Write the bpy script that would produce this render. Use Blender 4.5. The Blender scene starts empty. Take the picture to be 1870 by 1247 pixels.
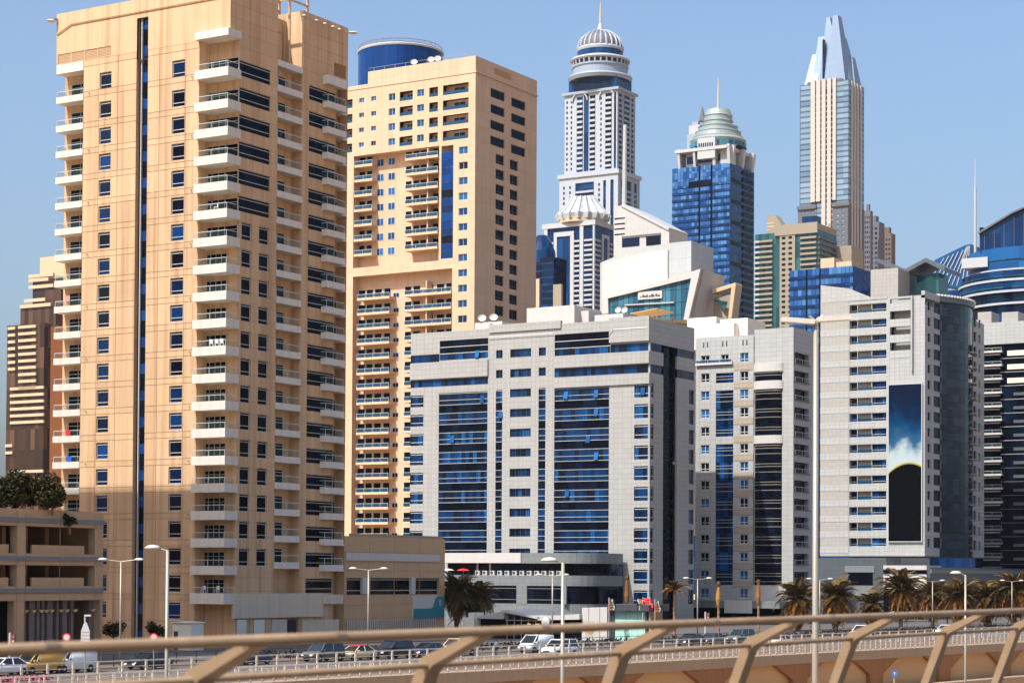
import bpy, math, random
from mathutils import Matrix, Vector
random.seed(7)
R = math.radians
SC = bpy.context.scene
COL = SC.collection

# ------------------------------------------------------------------ camera
FPX, CX, CY, H = 3728.0, 935.0, 967.0, 8.5          # focal length and principal point in photo pixels, eye height in metres
YAW, PITCH, ROLL = R(31.3), R(1.28), 0.0055
CAM_M = (Matrix.Rotation(YAW, 3, 'Z') @ Matrix.Rotation(R(90) + PITCH, 3, 'X') @ Matrix.Rotation(ROLL, 3, 'Z'))
cd = bpy.data.cameras.new('camera'); cam = bpy.data.objects.new('camera', cd); COL.objects.link(cam)
cam.matrix_world = Matrix.Translation((0, 0, H)) @ CAM_M.to_4x4()
cd.sensor_width = 36; cd.lens = 36 * FPX / 1870; cd.shift_y = (CY - 623.5) / 1870
cd.clip_start = 0.5; cd.clip_end = 30000
cd.dof.use_dof = True; cd.dof.focus_distance = 300; cd.dof.aperture_fstop = 2.4
SC.camera = cam

# ------------------------------------------------------------------ light
SUN = Vector((-0.15, -0.57, 0.80)).normalized()      # towards the sun
w = bpy.data.worlds.new('World'); SC.world = w; w.use_nodes = True
nt = w.node_tree; bg = nt.nodes['Background']
sky = nt.nodes.new('ShaderNodeTexSky'); sky.sky_type = 'NISHITA'; sky.sun_disc = False
sky.sun_elevation = math.asin(SUN.z); sky.sun_rotation = math.atan2(SUN.x, SUN.y)
sky.air_density = 1.15; sky.dust_density = 4.8; sky.ozone_density = 5.5
nt.links.new(sky.outputs[0], bg.inputs[0]); bg.inputs[1].default_value = 0.15
sl = bpy.data.lights.new('sun', 'SUN'); sl.energy = 5.0; sl.angle = R(0.53); sl.color = (1, 0.955, 0.90)
so = bpy.data.objects.new('sun', sl); COL.objects.link(so)
so.rotation_euler = (-SUN).to_track_quat('-Z', 'Y').to_euler(); so.location = (0, 0, 300)
SC.view_settings.view_transform = 'Standard'; SC.view_settings.look = 'None'
SC.view_settings.exposure = 0.55; SC.view_settings.gamma = 1

# ------------------------------------------------------------------ measuring: a photo pixel as a ray, met with a plane of the place
def ray(px, py): return CAM_M @ Vector(((px - CX) / FPX, -(py - CY) / FPX, -1.0))
def at(px, py, d): return Vector((0, 0, H)) + ray(px, py) * d
def on(ax, v, px, py):
    r = ray(px, py); o = (0, 0, H)
    return Vector(o) + r * ((v - o[ax]) / r[ax])

# ------------------------------------------------------------------ materials
MATS = {}
def nodes(name):
    m = bpy.data.materials.new(name); m.use_nodes = True; MATS[name] = m
    t = m.node_tree; return m, t, t.nodes['Principled BSDF']
def N(t, kind, **kw):
    n = t.nodes.new(kind)
    for k, v in kw.items(): setattr(n, k, v)
    return n
def math_(t, op, a, b=None):
    n = N(t, 'ShaderNodeMath', operation=op)
    for i, v in enumerate((a, b)):
        if v is None: continue
        if hasattr(v, 'links'): t.links.new(v, n.inputs[i])
        else: n.inputs[i].default_value = v
    return n.outputs[0]
def mixc(t, fac, a, b, blend='MIX'):
    n = N(t, 'ShaderNodeMix', data_type='RGBA', blend_type=blend)
    for i, v in ((0, fac), (6, a), (7, b)):
        if hasattr(v, 'links'): t.links.new(v, n.inputs[i])
        else: n.inputs[i].default_value = v if i == 0 else (*v, 1)
    return n.outputs[2]
def wallvec(t):
    tc = N(t, 'ShaderNodeTexCoord'); s = N(t, 'ShaderNodeSeparateXYZ'); t.links.new(tc.outputs['Object'], s.inputs[0])
    c = N(t, 'ShaderNodeCombineXYZ'); t.links.new(math_(t, 'ADD', s.outputs[0], s.outputs[1]), c.inputs[0]); t.links.new(s.outputs[2], c.inputs[1])
    return tc, s, c.outputs[0]
def plain(name, col, rough=0.6, metal=0.0, var=0.12, scale=0.8, grid=None, streak=0.0, gridcol=0.6, tint=None, objvar=0.0, emit=0, bump=0.0):
    """base colour with mottling, vertical rain streaks, optional panel joints of size grid=(w,h,joint)"""
    m, t, b = nodes(name); b.inputs['Roughness'].default_value = rough; b.inputs['Metallic'].default_value = metal
    tc, s, wv = wallvec(t)
    nz = N(t, 'ShaderNodeTexNoise'); nz.inputs['Scale'].default_value = scale; nz.inputs['Detail'].default_value = 6
    t.links.new(tc.outputs['Object'], nz.inputs['Vector'])
    c = mixc(t, nz.outputs[0], tuple(x * (1 - var) for x in col), tuple(min(1, x * (1 + var)) for x in col))
    if tint:
        n2 = N(t, 'ShaderNodeTexNoise'); n2.inputs['Scale'].default_value = scale * 0.13; n2.inputs['Detail'].default_value = 3
        t.links.new(tc.outputs['Object'], n2.inputs['Vector'])
        c = mixc(t, math_(t, 'MULTIPLY', math_(t, 'SUBTRACT', n2.outputs[0], 0.35), 1.4), c, tint)
    if streak:
        mp = N(t, 'ShaderNodeMapping'); mp.inputs['Scale'].default_value = (1.3, 0.035, 1); t.links.new(wv, mp.inputs[0])
        n3 = N(t, 'ShaderNodeTexNoise'); n3.inputs['Scale'].default_value = 1.0; n3.inputs['Detail'].default_value = 4
        t.links.new(mp.outputs[0], n3.inputs['Vector'])
        f = N(t, 'ShaderNodeMapRange'); f.inputs[1].default_value = 0.45; f.inputs[2].default_value = 0.68; f.inputs[4].default_value = streak
        t.links.new(n3.outputs[0], f.inputs[0])
        c = mixc(t, f.outputs[0], c, (0.55, 0.45, 0.36), 'MULTIPLY')
    if grid:
        br = N(t, 'ShaderNodeTexBrick'); br.offset = 0; t.links.new(wv, br.inputs['Vector'])
        br.inputs['Color1'].default_value = (1, 1, 1, 1); br.inputs['Color2'].default_value = (0.93, 0.93, 0.93, 1); br.inputs['Mortar'].default_value = (gridcol,) * 3 + (1,)
        br.inputs['Scale'].default_value = 1; br.inputs['Mortar Size'].default_value = grid[2]; br.inputs['Mortar Smooth'].default_value = 0
        br.inputs['Brick Width'].default_value = grid[0]; br.inputs['Row Height'].default_value = grid[1]
        c = mixc(t, 1.0, c, br.outputs[0], 'MULTIPLY')
    if objvar:
        oi = N(t, 'ShaderNodeObjectInfo')
        f = N(t, 'ShaderNodeMapRange'); f.inputs[3].default_value = 1 - objvar; f.inputs[4].default_value = 1 + objvar; t.links.new(oi.outputs['Random'], f.inputs[0])
        cc = N(t, 'ShaderNodeCombineXYZ')
        for i in range(3): t.links.new(f.outputs[0], cc.inputs[i])
        c = mixc(t, 1.0, c, cc.outputs[0], 'MULTIPLY')
    t.links.new(c, b.inputs['Base Color'])
    if bump:
        bp = N(t, 'ShaderNodeBump'); bp.inputs['Strength'].default_value = bump; t.links.new(nz.outputs[0], bp.inputs['Height']); t.links.new(bp.outputs[0], b.inputs['Normal'])
    if emit: b.inputs['Emission Strength'].default_value = emit; t.links.new(c, b.inputs['Emission Color'])
    return m
def glass(name, dark, light, cell=(1.3, 3.3), power=2.2, rough=0.06, curtain=None, spec=0.18, grid=None):
    """window glass: each pane or room behind it has its own tone; some rooms show a curtain"""
    m, t, b = nodes(name); b.inputs['Roughness'].default_value = rough; b.inputs['Specular IOR Level'].default_value = spec
    tc, s, wv = wallvec(t); oi = N(t, 'ShaderNodeObjectInfo')
    c = N(t, 'ShaderNodeCombineXYZ'); sp = N(t, 'ShaderNodeSeparateXYZ'); t.links.new(wv, sp.inputs[0])
    t.links.new(math_(t, 'FLOOR', math_(t, 'DIVIDE', sp.outputs[0], cell[0])), c.inputs[0])
    t.links.new(math_(t, 'FLOOR', math_(t, 'DIVIDE', sp.outputs[1], cell[1])), c.inputs[1])
    t.links.new(math_(t, 'MULTIPLY', oi.outputs['Random'], 917.0), c.inputs[2])
    wn = N(t, 'ShaderNodeTexWhiteNoise', noise_dimensions='3D'); t.links.new(c.outputs[0], wn.inputs['Vector'])
    col = mixc(t, math_(t, 'POWER', wn.outputs[0], power), dark, light)
    if curtain:
        n = N(t, 'ShaderNodeTexNoise'); n.inputs['Scale'].default_value = 3.0; mp = N(t, 'ShaderNodeMapping'); mp.inputs['Scale'].default_value = (1.2, 0.05, 1)
        t.links.new(wv, mp.inputs[0]); t.links.new(mp.outputs[0], n.inputs['Vector'])
        f = math_(t, 'MULTIPLY', math_(t, 'GREATER_THAN', wn.outputs[0], 0.9), math_(t, 'GREATER_THAN', n.outputs[0], 0.45))
        col = mixc(t, f, col, curtain)
    if grid:
        br = N(t, 'ShaderNodeTexBrick'); br.offset = 0; t.links.new(wv, br.inputs['Vector'])
        br.inputs['Color1'].default_value = br.inputs['Color2'].default_value = (1, 1, 1, 1); br.inputs['Mortar'].default_value = (0.35,) * 3 + (1,)
        br.inputs['Scale'].default_value = 1; br.inputs['Mortar Size'].default_value = grid[2]; br.inputs['Brick Width'].default_value = grid[0]; br.inputs['Row Height'].default_value = grid[1]
        col = mixc(t, 1.0, col, br.outputs[0], 'MULTIPLY')
    t.links.new(col, b.inputs['Base Color'])
    nz = N(t, 'ShaderNodeTexNoise'); nz.inputs['Scale'].default_value = 0.35; t.links.new(tc.outputs['Object'], nz.inputs['Vector'])
    bp = N(t, 'ShaderNodeBump'); bp.inputs['Strength'].default_value = 0.06; bp.inputs['Distance'].default_value = 0.4
    t.links.new(nz.outputs[0], bp.inputs['Height']); t.links.new(bp.outputs[0], b.inputs['Normal'])
    return m
def clear_glass(name, col=(0.75, 0.9, 0.88), alpha=0.35):
    m, t, b = nodes(name); b.inputs['Base Color'].default_value = (*col, 1); b.inputs['Roughness'].default_value = 0.05; b.inputs['Alpha'].default_value = alpha
    return m

sand = plain('sand_stucco', (0.52, 0.35, 0.205), 0.85, var=0.07, scale=0.5, streak=0.55, tint=(0.47, 0.305, 0.16), objvar=0.085)
sand_e = plain('sand_stucco_jointed', (0.52, 0.35, 0.205), 0.85, var=0.08, scale=0.5, streak=0.55, tint=(0.47, 0.305, 0.16), grid=(3.1, 1.61, 0.035), gridcol=0.72)
joint = plain('joint_shadow_gap', (0.36, 0.25, 0.15), 0.9)
sand2 = plain('pale_sand_render', (0.53, 0.37, 0.25), 0.85, var=0.06, scale=0.4, streak=0.2, tint=(0.47, 0.31, 0.18), grid=(4.4, 3.35, 0.05), gridcol=0.84)
sand3 = plain('podium_cladding', (0.44, 0.28, 0.155), 0.8, var=0.07, streak=0.15, objvar=0.03)
rust = plain('rust_render', (0.50, 0.20, 0.06), 0.9, var=0.08, streak=0.2)
white = plain('white_paint', (0.54, 0.505, 0.45), 0.6, var=0.04, streak=0.25)
white2 = plain('white_render', (0.42, 0.405, 0.38), 0.6, var=0.05, streak=0.12)
hotelw = plain('pale_grey_cladding', (0.305, 0.305, 0.29), 0.5, var=0.05, grid=(0.86, 0.86, 0.035), streak=0.12, gridcol=0.7, tint=(0.28, 0.275, 0.25))
apartw = plain('white_tile_cladding', (0.335, 0.335, 0.32), 0.5, var=0.04, grid=(1.1, 0.82, 0.035), streak=0.12, gridcol=0.68)
apartg = plain('grey_tile_cladding', (0.30, 0.31, 0.31), 0.5, var=0.05, grid=(1.1, 0.82, 0.035), gridcol=0.7)
taupe = plain('taupe_tile', (0.30, 0.25, 0.19), 0.6, var=0.06, grid=(0.9, 0.82, 0.03), gridcol=0.75)
bandb = plain('warm_grey_tile', (0.30, 0.285, 0.255), 0.6, var=0.05, grid=(0.9, 0.8, 0.03), gridcol=0.75)
slate = plain('slate_panel', (0.07, 0.085, 0.095), 0.4, var=0.1, grid=(1.4, 1.0, 0.04), gridcol=0.7)
slate2 = plain('grey_podium_panel', (0.155, 0.17, 0.17), 0.45, var=0.08, grid=(1.2, 0.9, 0.04), gridcol=0.72)
frame = plain('window_frame_white', (0.44, 0.44, 0.42), 0.4, var=0.02)
framed = plain('window_frame_dark', (0.05, 0.05, 0.06), 0.4, var=0.05)
alu = plain('brushed_aluminium', (0.62, 0.62, 0.60), 0.35, metal=0.7, var=0.05)
gal = plain('galvanised_post', (0.28, 0.25, 0.20), 0.45, metal=0.3, var=0.08)
fencem = plain('fence_paint', (0.64, 0.57, 0.46), 0.55, var=0.08)
railm = plain('railing_paint', (0.30, 0.205, 0.12), 0.42, metal=0.2, var=0.3, scale=6, tint=(0.15, 0.09, 0.05))
louvre = plain('timber_louvre', (0.38, 0.20, 0.08), 0.7)
navy = glass('navy_glass', (0.002, 0.003, 0.008), (0.003, 0.04, 0.15), cell=(9, 9), power=3.6)
navyc = glass('navy_curtain_wall', (0.002, 0.005, 0.014), (0.002, 0.036, 0.125), cell=(0.8, 9), power=1.5, curtain=(0.004, 0.065, 0.19))
black = glass('black_glass', (0.002, 0.003, 0.006), (0.004, 0.009, 0.022), cell=(1.4, 9), spec=0.05)
azure = glass('azure_glass', (0.005, 0.04, 0.12), (0.012, 0.10, 0.28), cell=(9, 9), power=1.0)
bluet = glass('blue_tower_glass', (0.006, 0.04, 0.16), (0.06, 0.17, 0.36), cell=(1.5, 9), power=1.6, grid=(1.5, 40, 0.10))
blued = glass('deep_blue_glass', (0.002, 0.014, 0.055), (0.004, 0.045, 0.14), cell=(3, 9), power=1.2)
cobalt = glass('cobalt_glass', (0.002, 0.022, 0.11), (0.003, 0.04, 0.17), cell=(2.4, 60), power=1.2)
teal = glass('teal_glass', (0.010, 0.038, 0.043), (0.028, 0.11, 0.125), cell=(2.2, 9), power=1.2)
aqua = glass('aqua_glass', (0.012, 0.06, 0.10), (0.06, 0.19, 0.26), cell=(1.6, 60), power=1.5, grid=(1.6, 3.4, 0.1))
brownglass = glass('brown_glass', (0.03, 0.018, 0.012), (0.10, 0.055, 0.035), cell=(2.5, 9))
slateglass = glass('slate_glass', (0.012, 0.017, 0.026), (0.03, 0.045, 0.065), cell=(2.5, 9), spec=0.3)
railglass = clear_glass('railing_glass', (0.10, 0.20, 0.20), 0.12)
bluerail = clear_glass('blue_railing_glass', (0.003, 0.045, 0.095), 0.9)
concrete = plain('concrete', (0.30, 0.22, 0.145), 0.85, var=0.12, scale=1.2, streak=0.25)
wallmat = plain('retaining_wall_render', (0.25, 0.11, 0.04), 0.9, var=0.12, scale=0.5, streak=0.4)
sandg = plain('sand_ground', (0.46, 0.28, 0.13), 0.95, var=0.15, scale=0.08)
asphalt = plain('asphalt', (0.075, 0.065, 0.06), 0.85, var=0.25, scale=0.6)
paving = plain('paving', (0.13, 0.08, 0.05), 0.9, var=0.1, grid=(0.6, 0.6, 0.03))
paint = plain('road_paint', (0.75, 0.73, 0.68), 0.7)
redp = plain('red_paint', (0.62, 0.03, 0.02), 0.45)
bark = plain('palm_bark', (0.20, 0.11, 0.055), 0.95, var=0.4, scale=5)
boardm = plain('warm_grey_board', (0.50, 0.42, 0.33), 0.7, var=0.05, streak=0.3)
deckm = plain('viaduct_deck_dark', (0.10, 0.075, 0.055), 0.9)  # deck colour kept dark so less light bounces up under the railing
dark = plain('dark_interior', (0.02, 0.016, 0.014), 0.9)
def leafmat(name, a, b_):
    m, t, b = nodes(name); b.inputs['Roughness'].default_value = 0.7; b.inputs['Specular IOR Level'].default_value = 0.15
    oi = N(t, 'ShaderNodeObjectInfo'); g = N(t, 'ShaderNodeNewGeometry')
    f = math_(t, 'FRACT', math_(t, 'ADD', oi.outputs['Random'], math_(t, 'MULTIPLY', g.outputs['Random Per Island'], 0.7)))
    t.links.new(mixc(t, f, a, b_), b.inputs['Base Color']); return m
leafg = leafmat('leaf_green', (0.009, 0.014, 0.004), (0.055, 0.040, 0.011))
palmg = leafmat('palm_leaf', (0.045, 0.045, 0.014), (0.17, 0.095, 0.03))
palmd = leafmat('dry_palm_leaf', (0.16, 0.07, 0.018), (0.32, 0.16, 0.045))

# ------------------------------------------------------------------ mesh helpers
class MB:
    def __init__(s): s.v = []; s.f = []
    def quad(s, a, b, c, d): n = len(s.v); s.v += [a, b, c, d]; s.f.append((n, n + 1, n + 2, n + 3)); return s
    def box(s, x0, x1, y0, y1, z0, z1):
        n = len(s.v); s.v += [(x, y, z) for z in (z0, z1) for x, y in ((x0, y0), (x1, y0), (x1, y1), (x0, y1))]
        s.f += [tuple(n + i for i in q) for q in ((3, 2, 1, 0), (4, 5, 6, 7), (0, 1, 5, 4), (1, 2, 6, 5), (2, 3, 7, 6), (3, 0, 4, 7))]; return s
    def prism(s, poly, z0, z1, ax='z'):
        n = len(s.v); k = len(poly)
        for z in (z0, z1):
            for p in poly: s.v.append((p[0], p[1], z) if ax == 'z' else ((p[0], z, p[1]) if ax == 'y' else (z, p[0], p[1])))
        s.f += [tuple(range(n + k - 1, n - 1, -1)), tuple(range(n + k, n + 2 * k))]
        s.f += [(n + i, n + (i + 1) % k, n + k + (i + 1) % k, n + k + i) for i in range(k)]; return s
    def lathe(s, prof, n=24, c=(0, 0), a0=0, a1=2 * math.pi, cap=True):
        full = abs(a1 - a0 - 2 * math.pi) < 1e-6; m = n if full else n + 1; base = len(s.v)
        for r, z in prof:
            for i in range(m):
                a = a0 + (a1 - a0) * i / n; s.v.append((c[0] + r * math.cos(a), c[1] + r * math.sin(a), z))
        for j in range(len(prof) - 1):
            for i in range(n):
                i2 = (i + 1) % m if full else i + 1
                s.f.append((base + j * m + i, base + j * m + i2, base + (j + 1) * m + i2, base + (j + 1) * m + i))
        if cap: s.f.append(tuple(base + (len(prof) - 1) * m + i for i in range(m)))
        return s
    def tube(s, p0, p1, r0, r1=None, n=8):
        r1 = r0 if r1 is None else r1; p0, p1 = Vector(p0), Vector(p1); q = (p1 - p0).to_track_quat('Z', 'Y'); b = len(s.v)
        for p, r in ((p0, r0), (p1, r1)):
            for i in range(n):
                a = 2 * math.pi * i / n; s.v.append(tuple(p + q @ Vector((r * math.cos(a), r * math.sin(a), 0))))
        s.f += [(b + i, b + (i + 1) % n, b + n + (i + 1) % n, b + n + i) for i in range(n)]
        s.f += [tuple(range(b + n - 1, b - 1, -1)), tuple(range(b + n, b + 2 * n))]; return s
    def mesh(s, name, mat, smooth=False):
        me = bpy.data.meshes.new(name); me.from_pydata([tuple(p) for p in s.v], [], s.f); me.materials.append(mat)
        if smooth: me.polygons.foreach_set('use_smooth', [True] * len(me.polygons))
        me.update(); return me
    def build(s, name, mat, parent=None, loc=(0, 0, 0), rz=0, smooth=False): return put(name, s.mesh(name, mat, smooth), parent, loc, rz)
def put(name, me, parent=None, loc=(0, 0, 0), rz=0, rot=None, scale=None):
    o = bpy.data.objects.new(name, me); COL.objects.link(o); o.parent = parent; o.location = loc
    if rot: o.rotation_euler = rot
    elif rz: o.rotation_euler = (0, 0, rz)
    if scale: o.scale = scale
    return o
def tag(o, label, cat, group=None):
    o['label'] = label; o['category'] = cat
    if group: o['group'] = group
    return o
def struct(o): o['kind'] = 'structure'; return o
def stuff(o): o['kind'] = 'stuff'; return o
def thing(name, label, cat, loc=(0, 0, 0), rz=0, group=None):
    o = bpy.data.objects.new(name, None); COL.objects.link(o); o.location = loc; o.rotation_euler = (0, 0, rz); o.empty_display_size = 0.5
    return tag(o, label, cat, group)
def dup(root, loc, rz=None, label=None, scale=None):
    r = root.copy(); COL.objects.link(r); r.location = loc
    if rz is not None: r.rotation_euler = (0, 0, rz)
    if label: r['label'] = label
    if scale: r.scale = (scale,) * 3
    for ch in list(root.children):
        c = ch.copy(); COL.objects.link(c); c.parent = r
        for g in list(ch.children):
            d = g.copy(); COL.objects.link(d); d.parent = c
    return r
BOXES = {}
def boxmesh(dx, dy, dz, mat, name):
    k = (round(dx, 2), round(dy, 2), round(dz, 2), mat.name)
    if k not in BOXES: BOXES[k] = MB().box(0, dx, 0, dy, 0, dz).mesh(name, mat)
    return BOXES[k]
def box(parent, name, mat, x0, x1, y0, y1, z0, z1): return put(name, boxmesh(x1 - x0, y1 - y0, z1 - z0, mat, name), parent, (x0, y0, z0))

# ------------------------------------------------------------------ buildings: root at the south-east corner; S face along X, E face along Y; depth d runs inwards
KROT = {'S': 0, 'E': math.pi / 2}
def pl(k, a, d, z): return (a, d, z) if k == 'S' else (-d, a, z)
def pbox(root, k, name, mat, a0, a1, d0, d1, z0, z1):
    return put(name, boxmesh(a1 - a0, d1 - d0, z1 - z0, mat, name), root, pl(k, a0, d0, z0), KROT[k])
class Bld:
    def __init__(s, name, label, px, py, d, cat='building', group=None, z=0.0):
        p = at(px, py, d); s.X, s.Y = p.x, p.y; s.root = thing(name, label, cat, (p.x, p.y, z), 0, group)
    def S(s, px, py, d=0): p = on(1, s.Y + d, px, py); return p.x - s.X, p.z
    def E(s, px, py, d=0): p = on(0, s.X - d, px, py); return p.y - s.Y, p.z
    def m(s, k, px, py, d=0): return s.S(px, py, d) if k == 'S' else s.E(px, py, d)
    def box(s, k, name, mat, a0, a1, d0, d1, z0, z1): return pbox(s.root, k, name, mat, a0, a1, d0, d1, z0, z1)
    def pxbox(s, k, name, mat, x0, x1, y0, y1, d0, d1):
        """a box on face k given by the photo pixels of its outline, measured on its front plane d0"""
        ym = (y0 + y1) / 2; a0 = s.m(k, x0, ym, d0)[0]; a1 = s.m(k, x1, ym, d0)[0]; xm = (x0 + x1) / 2
        return s.box(k, name, mat, a0, a1, d0, d1, s.m(k, xm, y1, d0)[1], s.m(k, xm, y0, d0)[1])
    def back(s, wl, dp, z0, z1, mat, e=0.05, roof=None):
        """west wall, north wall and roof, so the block is closed from other sides"""
        MB().quad((-wl, 0, z0), (-wl, 0, z1), (-wl, dp, z1), (-wl, dp, z0)).quad((-wl, dp, z0), (-wl, dp, z1), (0, dp, z1), (0, dp, z0)).build('rear_wall', mat, s.root)
        MB().quad((-wl, e, z1 - e), (-e, e, z1 - e), (-e, dp, z1 - e), (-wl, dp, z1 - e)).build('roof', roof or mat, s.root)

def cells(a0, a1, z0, z1, holes, extra_a=(), extra_z=()):
    A = sorted({round(v, 4) for v in [a0, a1, *extra_a] + [h[0] for h in holes] + [h[1] for h in holes] if a0 <= v <= a1})
    Z = sorted({round(v, 4) for v in [z0, z1, *extra_z] + [h[2] for h in holes] + [h[3] for h in holes] if z0 <= v <= z1})
    out = []
    for i in range(len(A) - 1):
        ca = (A[i] + A[i + 1]) / 2; hs = [h for h in holes if h[0] < ca < h[1]]
        for j in range(len(Z) - 1):
            cz = (Z[j] + Z[j + 1]) / 2
            if not any(h[2] < cz < h[3] for h in hs): out.append((A[i], A[i + 1], Z[j], Z[j + 1]))
    return out
def facade(root, k, name, mat, a0, a1, z0, z1, holes=(), off=0.0, depth=0.3, reveal=True):
    """wall sheet with real openings and their reveals"""
    b = MB()
    for c in cells(a0, a1, z0, z1, holes): b.quad((c[0], 0, c[2]), (c[1], 0, c[2]), (c[1], 0, c[3]), (c[0], 0, c[3]))
    for h in holes if reveal else ():
        p, q, r, t = h[:4]
        b.quad((p, 0, r), (p, depth, r), (p, depth, t), (p, 0, t)).quad((q, 0, r), (q, 0, t), (q, depth, t), (q, depth, r))
        b.quad((p, 0, r), (q, 0, r), (q, depth, r), (p, depth, r)).quad((p, 0, t), (p, depth, t), (q, depth, t), (q, 0, t))
    return b.build(name, mat, root, pl(k, 0, off, 0), KROT[k])
def panels(wall, mat, al, zl, holes, gap=0.03, t=0.05):
    """cladding panels of a wall: one piece per joint field, its openings left free"""
    for i in range(len(al) - 1):
        for j in range(len(zl) - 1):
            p, q, r, s = al[i] + gap, al[i + 1] - gap, zl[j] + gap, zl[j + 1] - gap
            if q <= p or s <= r: continue
            hs = [(max(h[0], p), min(h[1], q), max(h[2], r), min(h[3], s)) for h in holes if h[0] < q and h[1] > p and h[2] < s and h[3] > r]
            if any(h[0] <= p + .01 and h[1] >= q - .01 and h[2] <= r + .01 and h[3] >= s - .01 for h in hs): continue
            b = MB()
            for c in cells(p, q, r, s, hs): b.quad((c[0], 0, c[2]), (c[1], 0, c[2]), (c[1], 0, c[3]), (c[0], 0, c[3]))
            b.quad((p, 0, r), (p, t, r), (p, t, s), (p, 0, s)).quad((q, 0, r), (q, 0, s), (q, t, s), (q, t, r)).quad((p, 0, r), (q, 0, r), (q, t, r), (p, t, r)).quad((p, 0, s), (p, t, s), (q, t, s), (q, 0, s))
            b.build('cladding_panel', mat, wall, (0, -t, 0))
WINS = {}
def window(root, k, a0, a1, z0, z1, d=0.25, v=(), h=(), t=0.07, gm=None, fm=None, name='window', border=True):
    """a frame with its bars at fractions v and h, and a glass pane behind it"""
    gm = gm or navy; fm = fm or frame; w_, h_ = round(a1 - a0, 2), round(z1 - z0, 2); key = (w_, h_, v, h, t, gm.name, fm.name, border)
    if key not in WINS:
        b = MB(); e = 0.06
        if border: b.box(0, t, 0, e, 0, h_).box(w_ - t, w_, 0, e, 0, h_).box(t, w_ - t, 0, e, 0, t).box(t, w_ - t, 0, e, h_ - t, h_)
        for f in v: b.box(w_ * f - t / 2, w_ * f + t / 2, 0.005, e - .005, t if border else 0, h_ - t if border else h_)
        for f in h: b.box(t if border else 0, w_ - t if border else w_, -0.01, e - .01, h_ * f - t / 2, h_ * f + t / 2)
        g = MB().quad((0.01, e, 0.01), (w_ - .01, e, 0.01), (w_ - .01, e, h_ - .01), (0.01, e, h_ - .01)).mesh('pane', gm)
        WINS[key] = (b.mesh('window', fm), g)
    f, g = WINS[key]; o = put(name, f, root, pl(k, a0, d, z0), KROT[k]); put('pane', g, o)
    return o
def pane(root, k, a0, a1, z0, z1, d, gm, name='pane'): return pbox(root, k, name, gm, a0, a1, d, d + 0.05, z0, z1)
RAILS = {}
def railing(parent, k, a0, a1, d, z, h=0.9, gm=None, ret=0.0, rl=True, rr=True):
    """balcony railing: glass infill under a metal handrail on posts; ret is the depth of the side returns"""
    L = round(a1 - a0, 2); key = (L, h, ret, rl, rr, (gm or railglass).name)
    if key not in RAILS:
        b = MB().box(0, L, 0, 0.06, h - 0.07, h); n = max(2, int(L / 2.2) + 1)
        for i in range(n): x = (L - 0.05) * i / (n - 1); b.box(x, x + 0.05, 0.01, 0.05, 0, h - 0.06)
        g = MB().quad((0, .03, .08), (L, .03, .08), (L, .03, h - .1), (0, .03, h - .1))
        for side, x in ((rl, 0.0), (rr, L - 0.06)):
            if ret and side: b.box(x, x + 0.06, 0.06, ret, h - 0.06, h); g.quad((x + .03, .06, .08), (x + .03, ret, .08), (x + .03, ret, h - .1), (x + .03, .06, h - .1))
        RAILS[key] = (b.mesh('railing', frame), g.mesh('railing_glass', gm or railglass))
    f, g = RAILS[key]; o = put('railing', f, parent, pl(k, a0, d, z) if parent.type == 'EMPTY' else (a0, d, z), KROT[k] if parent.type == 'EMPTY' else 0)
    return o, g
def balcony(root, k, a0, a1, d0, d1, z, hs, mat, rail_h=0.9, gm=None, ret=0.0, name='balcony', rl=True, rr=True, inset=0.08):
    """slab with a solid upstand, a railing on it and the railing's glass"""
    o = pbox(root, k, name, mat, a0, a1, d0, d1, z - hs, z)
    f, g = railing(o, k, inset, a1 - a0 - inset, inset, hs, rail_h, gm, ret, rl, rr)
    f.location = (inset, inset, hs); f.rotation_euler = (0, 0, 0); gg = put('railing_glass', g, o, (inset, inset, hs))
    return o

# ------------------------------------------------------------------ ground: upper street level, sunken road in front of it
def line(p, q, n=2): return [(p[0] + (q[0] - p[0]) * i / (n - 1), p[1] + (q[1] - p[1]) * i / (n - 1)) for i in range(n)]
FA0, FA1 = Vector((-109.0, 40.0)), Vector((-78.0, 300.0))       # edge of the upper level, where the near fence stands
fd = (FA1 - FA0).normalized(); fn = Vector((-fd.y, fd.x))       # along the edge, and away from the sunken road
e0_, e1_ = FA0 - fd * 600, FA0 + fd * 3600
MB().prism([(e1_.x, e1_.y), (e1_.x - 4500, e1_.y), (-4000, -1400), (e0_.x, e0_.y)], -6, 0).build('ground', sandg)
struct(bpy.data.objects['ground'])
struct(MB().quad((-4100, -1450, -5.2), (1450, -1450, -5.2), (1450, 4100, -5.2), (-4100, 4100, -5.2)).build('lower_ground', sandg))
def strip(name, mat, o0, o1, z, s0=-300, s1=700):
    a, b_, c, d = FA0 + fd * s0 + fn * o0, FA0 + fd * s1 + fn * o0, FA0 + fd * s1 + fn * o1, FA0 + fd * s0 + fn * o1
    return struct(MB().prism([(a.x, a.y), (b_.x, b_.y), (c.x, c.y), (d.x, d.y)], z - .003, z).build(name, mat))
strip('road', asphalt, -14, -70, -5.19)
strip('plaza', asphalt, 31.2, 60, .006); strip('plaza', asphalt, 60, 140, .006, 190, 700); strip('verge', paving, 0.6, 13, .12); strip('road', asphalt, 13.2, 27, .008); strip('pavement', paving, 27.2, 31, .12)
for o_ in (13.1, 27.05): 
    a, b_ = FA0 + fd * -300 + fn * o_, FA0 + fd * 700 + fn * o_; nv = fn * .15
    struct(MB().prism([(a.x, a.y), (b_.x, b_.y), (b_.x + nv.x, b_.y + nv.y), (a.x + nv.x, a.y + nv.y)], 0, .13).build('kerb', concrete))
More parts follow.
